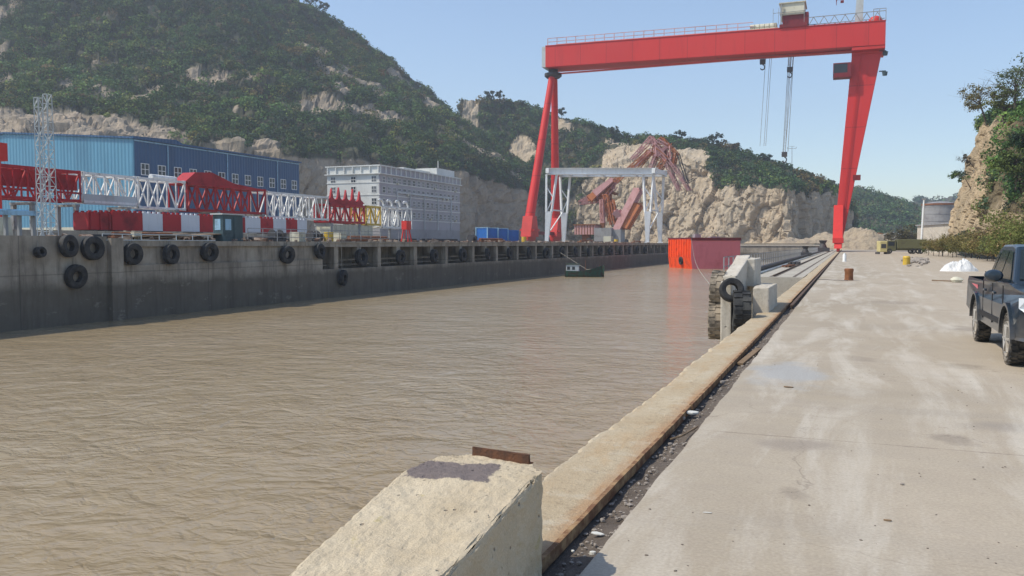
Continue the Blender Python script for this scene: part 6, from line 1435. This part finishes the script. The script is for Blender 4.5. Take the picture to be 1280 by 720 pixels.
body = build('body', mb, M['car'], tk)
# greenhouse
gh = [(13.80, 1.13, .79), (14.62, 1.66, .63), (14.95, 1.695, .62), (15.75, 1.69, .62), (15.95, 1.63, .64), (16.12, 1.12, .80)]
def side(x): return [(TX + x * w, y, z) for y, z, w in gh]
mb = MB(); mb.add(side(-1) + side(1), [(0, 1, 2, 3, 4, 5), (11, 10, 9, 8, 7, 6)] + [(i, 6 + i, 7 + i, 1 + i) for i in range(5)] + [(5, 11, 6, 0)])
cabin = build('cabin', mb, M['car'], tk, bevel=.035)
def pane(pts, name, mat=None, th=.006, parent=None):
    mb = MB(); a = [Vector(p) for p in pts]; nrm = (a[1] - a[0]).cross(a[2] - a[0]).normalized()
    mb.add(a + [p + nrm * th for p in a], [tuple(range(len(a))), tuple(range(len(a), 2 * len(a)))[::-1]] + [(i, len(a) + i, len(a) + (i + 1) % len(a), (i + 1) % len(a)) for i in range(len(a))])
    return build(name, mb, mat or M['cglass'], parent or cabin)
def gw(z): return .79 + (z - 1.13) / (1.66 - 1.13) * (.63 - .79)
for sx in (-1, 1):
    W_ = lambda y, z: (TX + sx * (gw(z) + .006), y, z)
    L1 = [W_(14.06, 1.17), W_(14.66, 1.585), W_(14.93, 1.60), W_(14.93, 1.17)]; L2 = [W_(15.0, 1.17), W_(15.0, 1.60), W_(15.62, 1.60), W_(15.72, 1.17)]; L3 = [W_(15.78, 1.2), W_(15.70, 1.56), W_(15.84, 1.56), W_(15.98, 1.2)]
    for L_ in (L1, L2, L3): pane(L_ if sx < 0 else L_[::-1], 'side_window')
ws = [(TX - .70, 13.885, 1.18), (TX + .70, 13.885, 1.18), (TX + .585, 14.54, 1.60), (TX - .585, 14.54, 1.60)]
wp = pane([(x, y - .008, z + .012) for x, y, z in ws], 'windscreen')
def onws(s, t): a = Vector(ws[0]).lerp(Vector(ws[1]), s); b = Vector(ws[3]).lerp(Vector(ws[2]), s); return a.lerp(b, t) + Vector((0, -.024, .026))
for (s0, s1, t0, t1, c) in ((.04, .13, .86, .95, (.75, .62, .10)), (.04, .13, .765, .855, (.10, .45, .16)), (.135, .19, .86, .95, (.62, .60, .2)), (.04, .12, .63, .72, (.08, .42, .55)), (.04, .12, .55, .625, (.10, .25, .5)), (.135, .19, .765, .855, (.1, .4, .3))):
    mb = MB(); mb.add([onws(s0, t0), onws(s1, t0), onws(s1, t1), onws(s0, t1)], [(0, 1, 2, 3)]); build('sticker', mb, paint('sticker_%d' % int(s0 * 1000 + t0 * 100), c, c, 1, .5, streak=False), wp)
# seams, handles, trim
mb = MB()
for y, sx in [(a_, b_) for a_ in (14.02, 14.97, 15.92) for b_ in (-1, 1)]: mb = MB(); mb.b6(TX + sx * (hw(.8) - .01), TX + sx * (hw(.8) + .004), y - .006, y + .006, .48, 1.10); build('door_seam', mb, M['black'], body)
mb = MB(); mb.b6(TX - hw(.6) - .012, TX - hw(.6) + .01, 14.12, 16.28, .52, .60); build('door_trim', mb, M['black'], body)
for y in (14.80, 15.74):
    for sx in (-1, 1): mb = MB(); mb.b6(TX + sx * (hw(.95) - .01), TX + sx * (hw(.95) + .03), y - .09, y + .09, .94, .975); build('door_handle', mb, M['car'], body, bevel=.008)
for sx in (-1, 1):
    mb = MB(); cx = TX + sx * 1.0; bm_ = [(cx - .10, 14.10, 1.16), (cx + .10, 14.10, 1.16)]
    mb.lathe([(0, -.085), (.075, -.075), (.105, -.03), (.105, .04), (.085, .075), (0, .08)], (0, 0, 0), 'y', 18); mb.v = [(cx + v[0] * 1.15, 14.06 + v[1], 1.24 + v[2] * .85) for v in mb.v]
    mb.bar((TX + sx * .78, 14.08, 1.16), (cx - sx * .05, 14.07, 1.2), .05, .04); mi = build('wing_mirror', mb, M['car'], tk)
    mb = MB(); mb.b6(cx - .1, cx + .1, 14.142, 14.15, 1.18, 1.30); build('mirror_glass', mb, M['cglass'], mi)
    # headlight
    mb = MB(); z0, z1 = .78, .985; xo = TX + sx * .80; xi = TX + sx * .47
    pts = [(xo + sx * .045, FY + .34, z1 - .01), (xo - sx * .02, FY + .10, z1), (xi, FY + .02, z1 - .03), (xi, FY + .0, z0), (xo - sx * .02, FY + .08, z0 - .01), (xo + sx * .05, FY + .30, z0 + .06)]
    a = pts; b = [(x - sx * .05, y + .12, z) for x, y, z in pts]; mb.add(a + b, [tuple(range(6)), tuple(range(6, 12))[::-1]] + [(i, 6 + i, 6 + (i + 1) % 6, (i + 1) % 6) for i in range(6)]); build('headlight', mb, M['lamp'], tk)
    mb = MB(); mb.lathe([(0, -.01), (.07, -.01), (.075, .03), (0, .03)], (TX + sx * .62, FY - .03, .55), 'y', 16); build('fog_lamp', mb, M['lamp'], tk)
mb = MB(); mb.b6(TX - .78, TX + .78, FY - .07, FY + .10, .38, .68); mb.b6(TX - .60, TX + .60, FY - .10, FY - .06, .42, .60); bp_ = build('bumper', mb, M['car'], tk, bevel=.035)
mb = MB(); mb.b6(TX - .44, TX + .44, FY - .035, FY + .06, .76, .95); build('grille', mb, M['black'], tk, bevel=.01); mb = MB()
for z in (.80, .855, .91): mb.b6(TX - .44, TX + .44, FY - .055, FY - .036, z - .01, z + .01)
build('grille_bar', mb, M['rim'], tk)
# arches, wheel wells, flaps, underside
for ay in (FA, RA):
    for sx in (-1, 1):
        mb = MB(); seg = [(ay + (AR + .005) * math.cos(a), .38 + (AR + .005) * math.sin(a)) for a in np.linspace(.05, math.pi - .05, 16)]; seg2 = [(ay + (AR + .055) * math.cos(a), .38 + (AR + .05) * math.sin(a)) for a in np.linspace(.05, math.pi - .05, 16)]
        x0, x1 = TX + sx * (hw(.6) - .03), TX + sx * (hw(.6) + .035)
        for q in range(15):
            P4 = [seg[q], seg[q + 1], seg2[q + 1], seg2[q]]; mb.add([(x0, y, z) for y, z in P4] + [(x1, y, z) for y, z in P4], [(0, 1, 2, 3), (7, 6, 5, 4), (0, 4, 5, 1), (1, 5, 6, 2), (2, 6, 7, 3), (3, 7, 4, 0)])
        build('wheel_arch', mb, M['car'], body)
mb = MB(); mb.b6(TX - .55, TX + .55, 13.1, 17.8, .34, .62); mb.b6(TX - .78, TX + .78, 14.2, 16.2, .40, .5); build('chassis', mb, M['black'], tk)
mb = MB()
for ay in (FA, RA):
    for sx in (-1, 1): mb.b6(TX + sx * .62, TX + sx * .84, ay + .43, ay + .455, .16, .5)
build('mud_flap', mb, M['tyre_d'], tk)
for ay in (FA, RA):
    for sx in (-1, 1):
        w = build('wheel', MB_rim() if False else (lambda: (lambda b: (b.lathe([(.0, sx * .06), (.05, sx * .075), (.20, sx * .05), (.235, sx * .10), (.25, sx * .11), (.25, -sx * .1)], axis='x', n=24), b)[1])(MB()))(), M['rim'], tk, world=False); w.location = Vector((TX + sx * .775, ay, .365)) - tk.location
        o = build('tyre', tyre_mesh(.365, .225, .235, 26), M['tyre_d'], w, world=False)
        sp = MB()
        for q in range(6): a = q * math.pi / 3; sp.bar((sx * .085, 0, 0), (sx * .10, math.cos(a) * .215, math.sin(a) * .215), .03, .06, .025, .045, up=Vector((1, 0, 0)))
        build('spoke', sp, M['rim'], w, world=False)
mb = MB(); mb.tube((TX - .62, 16.2, 1.12), (TX - .62, 16.2, 1.5), .03, .03, 8); mb.tube((TX + .62, 16.2, 1.12), (TX + .62, 16.2, 1.5), .03, .03, 8); mb.tube((TX - .62, 16.2, 1.5), (TX + .62, 16.2, 1.5), .03, .03, 8); build('roll_bar', mb, M['rim'], tk)
mb = MB(); mb.b6(TX - .86, TX - .855, 16.75, 17.95, .92, .99); build('side_stripe', mb, M['hullred'], body)

# ================================================================== HAZE
mb = MB(); mb.b6(-1110, 1110, -310, 1510, -7, HTOP); hz = bpy.data.materials.new('haze'); hz.use_nodes = True; nt = hz.node_tree; nt.nodes.clear()
vo = nt.nodes.new('ShaderNodeVolumePrincipled'); vo.inputs['Color'].default_value = (.80, .88, 1.0, 1); vo.inputs['Density'].default_value = HAZE; vo.inputs['Anisotropy'].default_value = .2
ou = nt.nodes.new('ShaderNodeOutputMaterial'); nt.links.new(vo.outputs[0], ou.inputs['Volume'])
hb = build('haze', mb, hz); tag(hb, kind='stuff')
